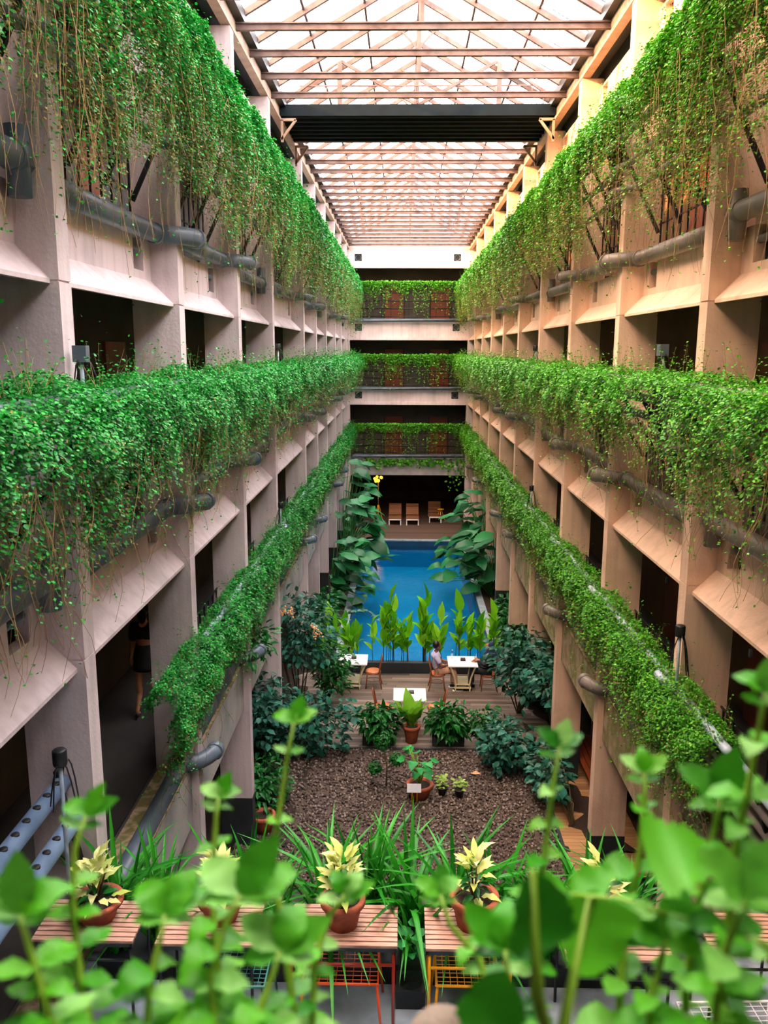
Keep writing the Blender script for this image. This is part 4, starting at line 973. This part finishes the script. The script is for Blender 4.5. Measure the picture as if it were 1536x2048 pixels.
t = thing('round_leaf_pot', 'large terracotta pot of round-leaved plant standing on the gravel', 'plant', (.4, 15.5, .04)); pot(1, t, r=.26, h=.3, org=(.4, 15.5, .04))
stm = MB()
for k in range(16):
    a = random.uniform(0, 2 * PI); r_ = random.uniform(.1, .42); tip = Vector((.35 + r_ * math.cos(a), 15.5 + r_ * .7 * math.sin(a), random.uniform(.5, 1.05)))
    stm.tube([(.4, 15.5, .28), Vector((.4, 15.5, .28)).lerp(tip, .5) + Vector((0, 0, .12)), tip], .007, 5)
    put_leaf(B_HEART[0], t, tip, Vector((math.cos(a), math.sin(a), -.25)), Vector((0, -.35, 1)) + rv(.2), random.uniform(.16, .26))
part('stalks', stm, M_GSTEM, t, 'stuff')
t = thing('plant_sign', 'small blank white sign on a wire stake in front of the round-leaved pot', 'sign', (.28, 15.1, .04))
part('board', MB().add([(.14, 15.1, .36), (.42, 15.1, .36), (.42, 15.14, .52), (.14, 15.14, .52), (.14, 15.115, .36), (.42, 15.115, .36), (.42, 15.155, .52), (.14, 15.155, .52)], [(0, 1, 2, 3), (7, 6, 5, 4), (0, 4, 5, 1), (3, 2, 6, 7), (1, 5, 6, 2), (0, 3, 7, 4)]), mat('sign_white', ['DCE0F0', 'EEF0F8'], .6, 5), t)
for sx in (.24, .34): part('stake', MB().tube([(sx, 15.12, .04), (sx, 15.12, .38)], .006, 5), M_YEL, t)
for k, (x, y_, hh, lb) in enumerate(((.86, 15.62, .34, 'left of two small black nursery pots with yellow-green seedlings'), (1.2, 15.55, .3, 'right of two small black nursery pots with yellow-green seedlings'))):
    t = thing('seedling_pot', lb, 'plant', (x, y_, .04)); pot(1, t, M_RUB, .1, .16, (x, y_, .04))
    m_ = blade('seedling_leaf', mat('seedling', ['7AA83A', 'A8C860'], .45, island='object', trans=.3), .5, 'oval', .3)
    for j in range(26):
        a = random.uniform(0, 6.28); put_leaf(m_, t, (x + .1 * math.cos(a) * random.random(), y_ + .1 * math.sin(a) * random.random(), .2 + random.uniform(0, hh - .1)), (math.cos(a), math.sin(a), .2), (0, -.2, 1), random.uniform(.08, .13))
t = thing('cloud_pruned_tree', 'small topiary tree with three leaf balls on the gravel', 'tree', (-.3, 15.9, .04))
part('trunk', MB().tube([(-.28, 15.9, .04), (-.27, 15.9, .5), (-.35, 15.9, .95)], .018, 6).tube([(-.27, 15.9, .45), (-.1, 15.88, .62)], .011, 5).tube([(-.28, 15.9, .25), (-.5, 15.88, .42)], .011, 5), M_DSTEM, t)
for c_, r_ in (((-.36, 15.9, 1.05), .2), ((-.08, 15.85, .68), .15), ((-.52, 15.85, .48), .15)):
    n = 260; D = norm(rng.normal(0, 1, (n, 3))); leaves('leaf_ball', np.array(c_) + D * r_ * rng.uniform(.5, 1, (n, 1)), norm(D + [0, 0, .5]), rng.normal(0, 1, (n, 3)), rng.uniform(.05, .08, n), M_DKF, t, .6, True)
put_ = lambda: None
dl = solo('dead_leaf', MB().add([(1.5, 16.45, .06), (1.6, 16.38, .08), (1.74, 16.44, .06), (1.62, 16.52, .09)], [(0, 1, 2), (0, 2, 3)]), mat('dry_leaf', ['C8926A', 'D8A47C'], .8, 20), 'single dry orange-brown leaf lying on the gravel', 'leaf', (1.6, 16.45, .05))

# broad-leaved plants beside the pool
def broad(label, base, lean, n, H, L):
    t = thing('broad_leaved_plant', label, 'plant', base); b = Vector(base); mb = MB(); sg = 1 if lean > 0 else -1
    for k in range(n):
        f = (k + .5) / n; z = H * (.12 + .88 * f); out = random.uniform(-.25, 1.0) * (1.7 - .9 * f) * abs(lean)
        a = random.gauss(0, .75)
        tip = b + Vector((sg * out, random.uniform(-1.0, 1.0) * (1 - .4 * f), z + random.uniform(-.1, .1)))
        mb.tube([b + Vector((random.uniform(-.12, .12), random.uniform(-.3, .3), 0)), b.lerp(tip, .55) + Vector((-sg * .1, 0, .25)), tip], [.022, .016, .01], 6)
        d = Vector((sg * math.cos(a), math.sin(a) - .25, random.uniform(-.45, .2)))
        put_leaf(random.choice(B_BIG), t, tip, d, Vector((0, -.3, 1)) + rv(.2), L * .9 * random.uniform(.7, 1.15), random.uniform(.9, 1.2))
    part('stalks', mb, mat('petiole', ['2E7A34', '4A9A48'], .5, 6), t, 'stuff'); return t
broad('tallest broad-leaved plant on the left, reaching the beam behind the pool', (-2.3, 35.0, .03), .75, 46, 4.3, 1.0)
broad('second broad-leaved plant on the left of the pool, leaning over the water', (-2.25, 32.0, .03), .9, 54, 3.3, 1.05)
broad('broad-leaved plant at the left nearest the camera, low over the pool edge', (-2.3, 29.0, .03), .85, 46, 2.3, .95)
broad('broad-leaved plant on the right of the pool near the lounge deck', (3.3, 33.5, .03), -.9, 44, 3.2, 1.05)
broad('broad-leaved plant on the right overhanging the middle of the pool', (3.3, 30.2, .03), -1.0, 44, 2.3, 1.05)

# canna row at the near end of the pool
cl = ['far left clump of green cannas behind the left table', 'second canna clump from the left with dark stems', 'canna clump left of the pool centre with one tall upright leaf', 'central clump of bright cannas', 'tallest pale canna clump right of the pool centre', 'canna clump rising just behind the seated man', 'canna clump behind the water bottle', 'canna clump behind the woman in the headscarf']
cx = [(-1.9, 1.45), (-1.35, 1.25), (-.55, 2.05), (.0, 1.75), (.45, 2.2), (.85, 1.5), (1.75, 1.75), (2.35, 1.6)]
for (x, H), lb in zip(cx, cl):
    t = thing('canna_clump', lb, 'plant', (x, 22.4, .2)); mb = MB()
    for k in range(6):
        sx = x + random.uniform(-.28, .28); hh = H * (random.uniform(.55, .85) if k else 1.0); y_ = 22.4 + random.uniform(-.06, .06)
        mb.tube([(sx, y_, .2), (sx + random.uniform(-.03, .03), y_, .2 + hh * .5), (sx + random.uniform(-.05, .05), y_, hh * .85)], [.011, .009, .006], 5)
        for j in range(5):
            a = random.uniform(0, 2 * PI); z = hh * (.38 + .13 * j); upw = .6 + .35 * j
            put_leaf(random.choice(B_CANNA), t, (sx, y_, .15 + z), (math.cos(a) * .6, math.sin(a) * .4, upw), (-math.cos(a), -math.sin(a) - .8, .4), random.uniform(.36, .58) * (1.3 if j == 4 and k == 0 else 1))
    part('stalks', mb, M_DSTEM, t, 'stuff')
t = lthing('leafy_sprig', 'thin branch of small round leaves reaching over the left end of the pool', 'plant', (-1.6, 23.0, .05))
mb = MB(); path = [(0, 0, 0), (.05, 0, .9), (.2, 0, 1.5), (.6, 0, 1.55), (.95, 0, 1.25)]; mb.tube(path, [.015, .012, .008, .006, .004], 5); part('stem', mb, M_DSTEM, t)
for k in range(44):
    f = random.uniform(.45, 1) * 4; i = min(int(f), 3); p = Vector(path[i]).lerp(Vector(path[i + 1]), f - i); a = random.uniform(0, 6.28)
    put_leaf(B_ROUND[0], t, p, (math.cos(a), math.sin(a), -.1), (0, -.4, 1), random.uniform(.1, .15))

# ---------------------------------------------------------------- floodlights with cable coils
def flood(label, loc, rz=0, cylinder=True, tilt=0):
    t = lthing('floodlight', label, 'light', loc, rz)
    part('pole', MB().tube([(0, 0, -1.1), (tilt * .5, 0, -.25), (tilt, 0, 0)], .017, 8), M_PIPEL, t)
    part('lamp_head', (MB().lathe([(0, 0), (.05, 0), (.055, .02), (.055, .12), (.045, .13), (0, .13)], (tilt, 0, 0), 14) if cylinder else MB().box(tilt - .055, tilt + .055, -.04, .04, 0, .13)), M_BLACK if cylinder else M_PIPE, t)
    for k in range(5):
        s = random.choice((-1, 1)); w = random.uniform(.05, .13); L = random.uniform(.3, .55)
        part('cable', MB().tube([(tilt + s * w * math.sin(PI * q / 10) + .01 * k, .03 * k - .06, -L * (1 - math.cos(PI * q / 5)) / 2 + .02) for q in range(11)], .006, 5), M_RUB, t)
flood('black floodlight with hanging cables on the nearest left column above the middle hedge', (XL + .10, 6.7, 8.8), 0, False)
flood('floodlight with black cables on the fourth left column above the middle hedge', (XL + .08, 17.5, 8.9))
flood('grey floodlight on a leaning pole near the right wall above the middle hedge', (3.1, 9.9, 8.85), .3, False, -.12)
flood('slim black floodlight far down the right wall above the middle hedge', (XR - .08, 20.1, 8.9))
flood('black cylinder floodlight with cable loops on the nearest right column, lowest level', (XR - .10, 8.9, 5.8))
flood('black floodlight with cables far down the right wall, lowest level', (XR - .08, 19.9, 5.6))
flood('black floodlight with coiled cable at the lower left beside the bare pipes', (-2.62, 5.9, 5.75))
flood('dark floodlight far down the left wall, lowest level', (XL + .08, 17.4, 5.6))

# ---------------------------------------------------------------- right ground corridor furniture
t = lthing('wooden_bench', 'long reddish-brown wooden bench by the right wall under the ledge', 'bench', (4.0, 16.2, .03))
for k in range(4): part('seat_board', MB().box(-.22 + k * .12, -.12 + k * .12, -1.3, 1.3, .42, .45), M_DOOR, t)
for k in range(3): part('back_board', MB().box(.28, .31, -1.3, 1.3, .52 + k * .15, .64 + k * .15), M_DOOR, t)
for y_ in (-1.2, 1.2): part('end_frame', MB().box(-.24, -.18, y_ - .03, y_ + .03, 0, .42).box(.24, .3, y_ - .03, y_ + .03, 0, .98), M_DOOR, t)
t = lthing('wall_cupboard', 'tall orange-brown wooden cupboard in the right ground corridor', 'cupboard', (4.75, 17.8, .03))
part('carcass', MB().box(-.2, .3, -.6, .6, 0, 2.1), M_DOOR, t)
for y_ in (-.58, .02): d = part('door', MB().box(-.23, -.2, y_, y_ + .56, .05, 2.05), M_DOOR, t); part('handle', MB().box(-.25, -.23, y_ + .25, y_ + .28, 1, 1.15), M_PIPEL, d)
t = thing('left_corner_pot', 'terracotta pot in the dark left corner of the court', 'pot', (-2.55, 14.2, .03)); pot(1, t, r=.22, h=.36, org=(-2.55, 14.2, .03))

# ---------------------------------------------------------------- level-one balcony: strap-leaved plants, tables, pots
def strap(label, x, y_, n, L):
    t = thing('strap_leaved_clump', label, 'plant', (x, y_, 3.7))
    for k in range(n):
        a = random.uniform(0, 2 * PI); r_ = random.uniform(0, .13); lean = abs(random.gauss(0, .45))
        d = Vector((math.cos(a) * lean, math.sin(a) * lean, 1)); put_leaf(random.choice(B_STRAP), t, (x + r_ * math.cos(a), y_ + r_ * math.sin(a), 3.74), d, (-math.cos(a), -math.sin(a), .5), L * random.uniform(.6, 1.1), 1.0)
sl_ = ['leftmost clump of long strap leaves by the left column', 'strap-leaved clump between the first and second flowerpots', 'tall strap-leaved clump behind the second flowerpot', 'low arching strap-leaved clump right of the second flowerpot', 'strap-leaved clump just left of the third flowerpot', 'dense strap-leaved clump right of the third flowerpot', 'strap-leaved clump at the middle behind the tables', 'arching strap-leaved clump left of the fourth flowerpot', 'strap-leaved clump behind the fourth flowerpot', 'strap-leaved clump between the fourth and fifth flowerpots', 'strap-leaved clump left of the fifth flowerpot', 'rightmost strap-leaved clump behind the fifth flowerpot']
xs_ = [-2.45, -2.1, -1.35, -1.1, -.62, -.25, .1, .5, .85, 1.25, 1.65, 2.05]
for k, (x, lb) in enumerate(zip(xs_, sl_)): strap(lb, x, 6.45 + .1 * (k % 3), 56, 1.25 if k in (0, 4, 5, 6, 7) else 1.05)
tr_ = solo('long_planter_box', MB().box(-2.6, 2.9, 6.28, 6.32, 3.55, 3.74).box(-2.6, 2.9, 6.72, 6.76, 3.55, 3.74).box(-2.6, 2.9, 6.32, 6.72, 3.55, 3.72), M_DARK, 'long dark planter along the balcony edge holding the strap-leaved plants', 'planter', (.15, 6.5, 3.55))
ZT = 4.36
def slat_table(label, x0, x1, y0, y1, ml, seat=None, slat_n=9):
    cx_ = (x0 + x1) / 2; t = thing('slatted_table', label, 'table', (cx_, (y0 + y1) / 2, 3.55)); w = (y1 - y0) / slat_n
    for k in range(slat_n): part('slat', MB().box(x0, x1, y0 + k * w + .006, y0 + (k + 1) * w - .006, ZT - .022, ZT), M_WOODT, t)
    fr = MB()
    part('apron', MB().box(x0 + .01, x1 - .01, y0, y0 + .025, ZT - .05, ZT - .022).box(x0 + .01, x1 - .01, y1 - .025, y1, ZT - .05, ZT - .022).box(x0, x0 + .02, y0, y1, ZT - .05, ZT - .022).box(x1 - .02, x1, y0, y1, ZT - .05, ZT - .022), M_DARK, t)
    for x in (x0 + .03, x1 - .03):
        for y_ in (y0 + .02, y1 - .03): part('leg', MB().tube([(x, y_, 3.555), (x, y_, ZT - .05)], .013, 8), ml, t)
    part('front_bar', MB().tube([(x0 + .03, y0 + .02, ZT - .18), (x1 - .03, y0 + .02, ZT - .18)], .012, 8), ml, t)
def wire_chair(label, x, y_, m, w=.42, rz=0):
    t = lthing('wire_chair', label, 'chair', (x, y_, 3.555), rz); z = .45; d = .42
    part('seat_frame', MB().tube([(-w / 2, -d / 2, z), (w / 2, -d / 2, z), (w / 2, d / 2, z), (-w / 2, d / 2, z), (-w / 2, -d / 2, z)], .012, 8), m, t)
    mb = MB()
    for k in range(1, 9): mb.bar((-w / 2 + k * w / 9, -d / 2, z), (-w / 2 + k * w / 9, d / 2, z), .005)
    for k in range(1, 9): mb.bar((-w / 2, -d / 2 + k * d / 9, z), (w / 2, -d / 2 + k * d / 9, z), .005)
    part('wire_mesh', mb, m, t, 'stuff')
    for sx in (-1, 1):
        for sy in (-1, 1): part('leg', MB().tube([(sx * (w / 2 - .01), sy * (d / 2 - .01), z), (sx * (w / 2 + .03), sy * (d / 2 + .03), 0)], .011, 8), m, t)
    return t
slat_table('leftmost slatted wooden table under a wide terracotta bowl', -2.88, -2.08, 5.72, 6.22, M_BLACK)
slat_table('second slatted table from the left on thin black legs', -1.9, -1.12, 5.70, 6.2, M_BLACK)
slat_table('slatted table with an orange-red metal frame', -.87, -.01, 5.72, 6.22, M_RED)
slat_table('slatted table with a yellow metal frame', .21, .90, 5.70, 6.2, M_YEL)
slat_table('slatted table under the fifth flowerpot, on black legs', 1.28, 2.1, 5.62, 6.15, M_BLACK)
slat_table('slatted table at the right edge of the picture', 2.42, 3.05, 5.75, 6.2, M_BLACK)
wire_chair('orange wire mesh seat tucked under the red-framed table', -.46, 5.95, M_ORANGE, .6)
wire_chair('yellow wire mesh seat tucked under the yellow table', .55, 5.95, M_YEL, .5)
wire_chair('teal wire mesh seat tucked under the second table', -1.3, 5.9, M_TEALM, .5)
wire_chair('white wire mesh chair at the lower right corner', 2.5, 5.42, M_WMET, .72, .05)
def pale_pot(label, x, y_, r, h, n, bowl=False, spread=.26, lift=.34):
    t = thing('potted_croton', label, 'plant', (x, y_, ZT)); pot(1, t, r=r, h=h, org=(x, y_, ZT))
    mb = MB()
    for k in range(6):
        a = random.uniform(0, 6.28); mb.tube([(x, y_, ZT + h * .8), (x + .1 * math.cos(a), y_ + .1 * math.sin(a), ZT + h + lift * .8)], [.008, .005], 5)
    part('stems', mb, M_DSTEM, t, 'stuff')
    for k in range(n):
        a = random.uniform(0, 2 * PI); f = random.random(); rr = spread * (1 - f * .75) * random.uniform(.4, 1)
        put_leaf(random.choice(B_PALE), t, (x + rr * .5 * math.cos(a), y_ + rr * .5 * math.sin(a), ZT + h + lift * f * 1.05), (math.cos(a), math.sin(a), .15 + f * 1.1), (-math.cos(a) * .3, -math.sin(a) * .3 - .1, 1), random.uniform(.14, .2))
    for k in range(14):
        a = random.uniform(0, 2 * PI); put_leaf(random.choice(B_SPATH), t, (x + .05 * math.cos(a), y_ + .05 * math.sin(a), ZT + h + random.uniform(0, lift * .5)), (math.cos(a), math.sin(a), .2), (0, -.3, 1), random.uniform(.1, .15))
pale_pot('wide dark terracotta bowl with pale yellow leaves, leftmost flowerpot', -2.45, 6.0, .2, .17, 46)
pale_pot('terracotta pot of pale yellow leaves, second from the left', -1.44, 6.02, .18, .2, 40, spread=.24)
pale_pot('terracotta pot with a full head of pale leaves on the red-framed table', -.45, 5.97, .17, .24, 44)
pale_pot('broad terracotta pot with few pale leaves on the yellow table', .6, 6.0, .19, .26, 24, spread=.18)
pale_pot('terracotta pot mostly hidden behind the big dark leaf, rightmost flowerpot', 1.6, 5.95, .19, .24, 26)
t = thing('glass_jar_plant', 'small glass jar with pale green leaves standing between the tables', 'plant', (.1, 6.1, 3.9)); 
part('jar', MB().lathe([(0, 3.72), (.1, 3.72), (.11, 3.8), (.11, 4.0), (.09, 4.05)], (.1, 6.12, 0), 18), M_CLEAR, t)
part('stand', MB().box(-.02, .22, 6.0, 6.24, 3.555, 3.72), M_DARK, t)
for k in range(12):
    a = k * 2.4; put_leaf(B_HEART[0], t, (.1 + .05 * math.cos(a), 6.12 + .05 * math.sin(a), 3.98 + .02 * k), (math.cos(a), math.sin(a), .4), (0, -.4, 1), .11)

# ---------------------------------------------------------------- foreground plants at the camera's railing
pb = solo('railing_planter', MB().box(-1.6, 1.6, .18, .2, 7.45, 7.75).box(-1.6, 1.6, .44, .46, 7.45, 7.75).box(-1.6, 1.6, .2, .44, 7.45, 7.7), M_DARK, 'dark planter box at the bottom edge of the picture, below the blurred leaves', 'planter', (0, .32, 7.45))
B_MINT = [blade('leaf_mint%d' % i, M_FG, .62, 'oval', c_, .14, .12, serr=1, seg=7) for i, c_ in enumerate((.25, .6, -.1))]
B_MINTD = [blade('leaf_mint_dark', M_FGD, .7, 'oval', .5, .15, .12, serr=1, seg=7)]
B_HRT = [blade('leaf_mint_broad', M_FG, .95, 'heart', .35, .1, .12, serr=1, seg=8)]
def sprig(label, px, d, nodes, top=None, dark=False, group=None):
    """px: photo points from tip down the stem; d: distance of tip; nodes: (fraction, leaf length m, tilt)"""
    pts = [at(x, y, d) for x, y in px]
    root = Vector((pts[-1].x * .9, .34, 7.68)); root.x = max(-1.5, min(1.5, root.x))
    if pts[-1].z < root.z + .05: pass
    path = pts + [pts[-1].lerp(root, .5) + Vector((0, .02, 0)), root]
    t = thing('mint_sprig', label, 'plant', root, group)
    n = len(path); part('stem', MB().tube(path, [.0014 + .0018 * i / n for i in range(n)], 8), M_GSTEM, t)
    def pt(f):
        L = [0]; 
        for a, b in zip(pts[:-1], pts[1:]): L.append(L[-1] + (b - a).length)
        s = f * L[-1]
        for i in range(len(pts) - 1):
            if s <= L[i + 1] or i == len(pts) - 2:
                u_ = (s - L[i]) / max(1e-6, L[i + 1] - L[i]); return pts[i].lerp(pts[i + 1], u_), (pts[i] - pts[i + 1]).normalized()
    nodes = sorted(list(nodes) + [((a[0] + b[0]) / 2, (a[1] + b[1]) / 2 * .8, .1) for a, b in zip(nodes[:-1], nodes[1:]) if a[0] > .15] + ([(nodes[-1][0] + .08, nodes[-1][1], .1)] if nodes[-1][0] < .9 else []))
    for j, (f, L, tl) in enumerate(nodes):
        p, ax = pt(f); side = rt if j % 2 == 0 or f > 0.99 else (rt * .55 + fw * .8)
        for s in (-1, 1):
            dd = side * s + ax * tl + rv(.08); b = random.choice(B_MINTD if dark else B_MINT)
            put_leaf(b, t, p, dd, Vector((0, 0, 1)) * .9 - fw * .35 + ax * .3 + rv(.12), L * .46 * random.uniform(.85, 1.15), random.uniform(.9, 1.15))
    if top:
        for s in (-.8, .1, .9):
            p, ax = pt(0); put_leaf(random.choice(B_MINT), t, p, ax * .6 + rt * s + rv(.1), -fw * .5 + Vector((0, 0, 1)), top)
    return t
N2 = lambda *a: a
sprig('tall lone sprig rising in front of the bluish shrub, left of centre', [(588, 1445), (575, 1510), (560, 1620), (545, 1700), (560, 1830), (600, 2100)], .62, [(.10, .026, .2), (.33, .03, .1), (.62, .035, 0), (.85, .045, 0)], .02)
sprig('short sprig in front of the second flowerpot', [(437, 1595), (432, 1640), (425, 1760), (430, 1900), (470, 2110)], .6, [(.05, .024, .3), (.2, .033, .2), (.5, .05, 0), (.7, .05, 0), (.9, .06, 0)], .018)
sprig('sprig in front of the leftmost flowerpot', [(172, 1630), (150, 1700), (145, 1800), (160, 1960), (200, 2120)], .55, [(.06, .03, .3), (.3, .045, .1), (.55, .05, 0), (.8, .06, 0)], .02)
sprig('sprig at the lower left corner with rounded leaves', [(40, 1830), (60, 1900), (90, 2000), (130, 2130)], .5, [(.05, .04, .3), (.35, .05, .1), (.7, .05, 0)], .03)
sprig('leaning sprig at the bottom left of centre', [(330, 1830), (320, 1880), (300, 1960), (290, 2120)], .52, [(.05, .045, .2), (.4, .05, 0), (.75, .06, 0)], .03)
sprig('broad-leaved sprig below the second flowerpot', [(480, 1790), (450, 1850), (420, 1950), (440, 2140)], .5, [(.05, .055, .1), (.35, .06, 0), (.7, .06, -.1)], .035)
sprig('thin sprig in front of the red-framed table', [(690, 1790), (660, 1830), (630, 1920), (620, 2140)], .58, [(.05, .035, .2), (.35, .045, 0), (.65, .04, 0), (.9, .05, 0)], .02)
sprig('short sprig near the bottom edge under the third flowerpot', [(560, 1900), (545, 1950), (520, 2020), (510, 2150)], .5, [(.05, .045, .1), (.5, .05, 0)], .03)
sprig('slim sprig with a folded leaf right of the fifth-pot shade, upper right of centre', [(1118, 1495), (1108, 1560), (1090, 1700), (1075, 1840), (1060, 2130)], .58, [(.03, .03, .2), (.16, .034, .2), (.38, .045, 0), (.62, .05, 0), (.85, .05, 0)], .02)
sprig('sprig with pale flat leaves over the right ledge', [(1288, 1545), (1290, 1600), (1280, 1700), (1250, 1860), (1230, 2140)], .56, [(.03, .026, .2), (.13, .045, 0), (.35, .05, 0), (.6, .055, 0), (.85, .06, 0)], .018)
sprig('tall sprig at the right edge of the picture', [(1530, 1385), (1520, 1450), (1500, 1560), (1470, 1700), (1450, 1900), (1440, 2140)], .5, [(.03, .03, .2), (.15, .04, .1), (.3, .045, .1), (.47, .05, 0), (.65, .05, 0), (.82, .055, 0)], .02)
sprig('sprig with toothed leaves in front of the right columns', [(1440, 1600), (1430, 1650), (1410, 1750), (1380, 1900), (1360, 2140)], .52, [(.03, .045, .2), (.25, .045, .1), (.5, .05, 0), (.8, .055, 0)], .03)
sprig('bushy sprig near the lower right corner', [(1490, 1800), (1470, 1850), (1440, 1930), (1420, 2140)], .47, [(.05, .05, .1), (.35, .055, 0), (.75, .055, 0)], .035)
sprig('sprig low in front of the white wire chair', [(1330, 1880), (1320, 1930), (1300, 2000), (1290, 2140)], .5, [(.05, .045, .1), (.45, .05, 0), (.8, .05, 0)], .03)
sprig('dark-leaved sprig at the bottom between the yellow and black tables', [(1010, 1900), (1015, 1950), (1020, 2020), (1030, 2150)], .5, [(.05, .05, .1), (.5, .055, 0)], .03, dark=True)
sprig('leaning sprig in front of the yellow table', [(880, 1790), (900, 1850), (960, 1920), (1010, 2140)], .6, [(.05, .03, .2), (.35, .04, 0), (.65, .05, 0)], .02)
sprig('arching stem with yellow-green stalk at the right', [(1140, 1790), (1240, 1800), (1400, 1850), (1536, 1890), (1600, 2140)], .5, [(.05, .03, .0), (.2, .04, .3), (.4, .045, .2), (.6, .045, .3)], .03)
# the big single leaves near the lens
t = thing('broad_leaf_plant', 'large blurred leaves, one nearly black-green, right of the fourth flowerpot', 'plant', (.3, .34, 7.68)); bl_ = [at(1065, 1740, .42), at(1190, 1795, .45), at(1160, 1720, .48), at(1010, 1940, .45)]
part('stem', MB().tube([bl_[0], at(1075, 1990, .43), Vector((.3, .34, 7.68))], [.002, .003, .004], 8).tube([bl_[1], at(1180, 1800, .45), at(1120, 2080, .44), Vector((.3, .34, 7.68))], [.002, .002, .003, .004], 8), M_GSTEM, t)
put_leaf(B_MINTD[0], t, bl_[0], -up2 + rt * .05, -fw + rt * .3 + up2 * .3, .054, .85); put_leaf(B_HRT[0], t, bl_[1], -up2 + rt * -.1, -fw * .8 + up2 * .5, .046, 1.0)
put_leaf(B_HRT[0], t, bl_[2] + rt * .035 - up2 * .0, rt * .9 + up2 * .1, -fw * .6 + up2 * .8, .044, 1.1); put_leaf(B_MINTD[0], t, bl_[3], -rt * .4 - up2, -fw + up2 * .2, .045, 1.0)
bp = at(880, 2045, .62)
t = thing('clay_finial', 'blurred greyish-brown round clay knob at the bottom edge', 'ornament', (bp.x, bp.y, 7.7))
part('knob', MB().ball(bp + Vector((0.002, 0, -.018)), .024, 18, 12), mat('clay_grey', ['7A6A5E', '9A887A'], .9, 20, .3, 60), t)
part('stem', MB().tube([(bp.x, .34, 7.68), bp + Vector((0, 0, -.04))], .012, 10), mat('clay_grey', []), t)

# ---------------------------------------------------------------- trees seen through the roof glass
for x, y_, z, r_, lb in ((8.6, 40.5, 23.6, 2.6, 'bluish tree crown seen through the right side of the roof glass'), (7.6, 41.0, 20.6, 1.5, 'smaller tree crown beyond the right edge of the roof')):
    t = thing('tree', lb, 'tree', (x, y_, 14.2)); n = 5000; D = norm(rng.normal(0, 1, (n, 3))); 
    P = np.array([x, y_, z]) + D * np.array([r_, r_, r_ * 1.3]) * rng.uniform(.3, 1, (n, 1)) * (1 + .2 * np.sin(D[:, :1] * 9 + D[:, 2:] * 7))
    leaves('crown', P, norm(D + [0, 0, .5]), rng.normal(0, 1, (n, 3)), rng.uniform(.3, .5, n), mat('haze_tinted_leaf', ['1A3242', '2A4C60', '16303C'], .6, island=True, trans=.2), t, .6, True)  # blue haze of the glass and distance is put into the leaf colour
    part('trunk', MB().tube([(x, y_, 14.2), (x, y_, z)], [.2, .12], 8), M_DSTEM, t)
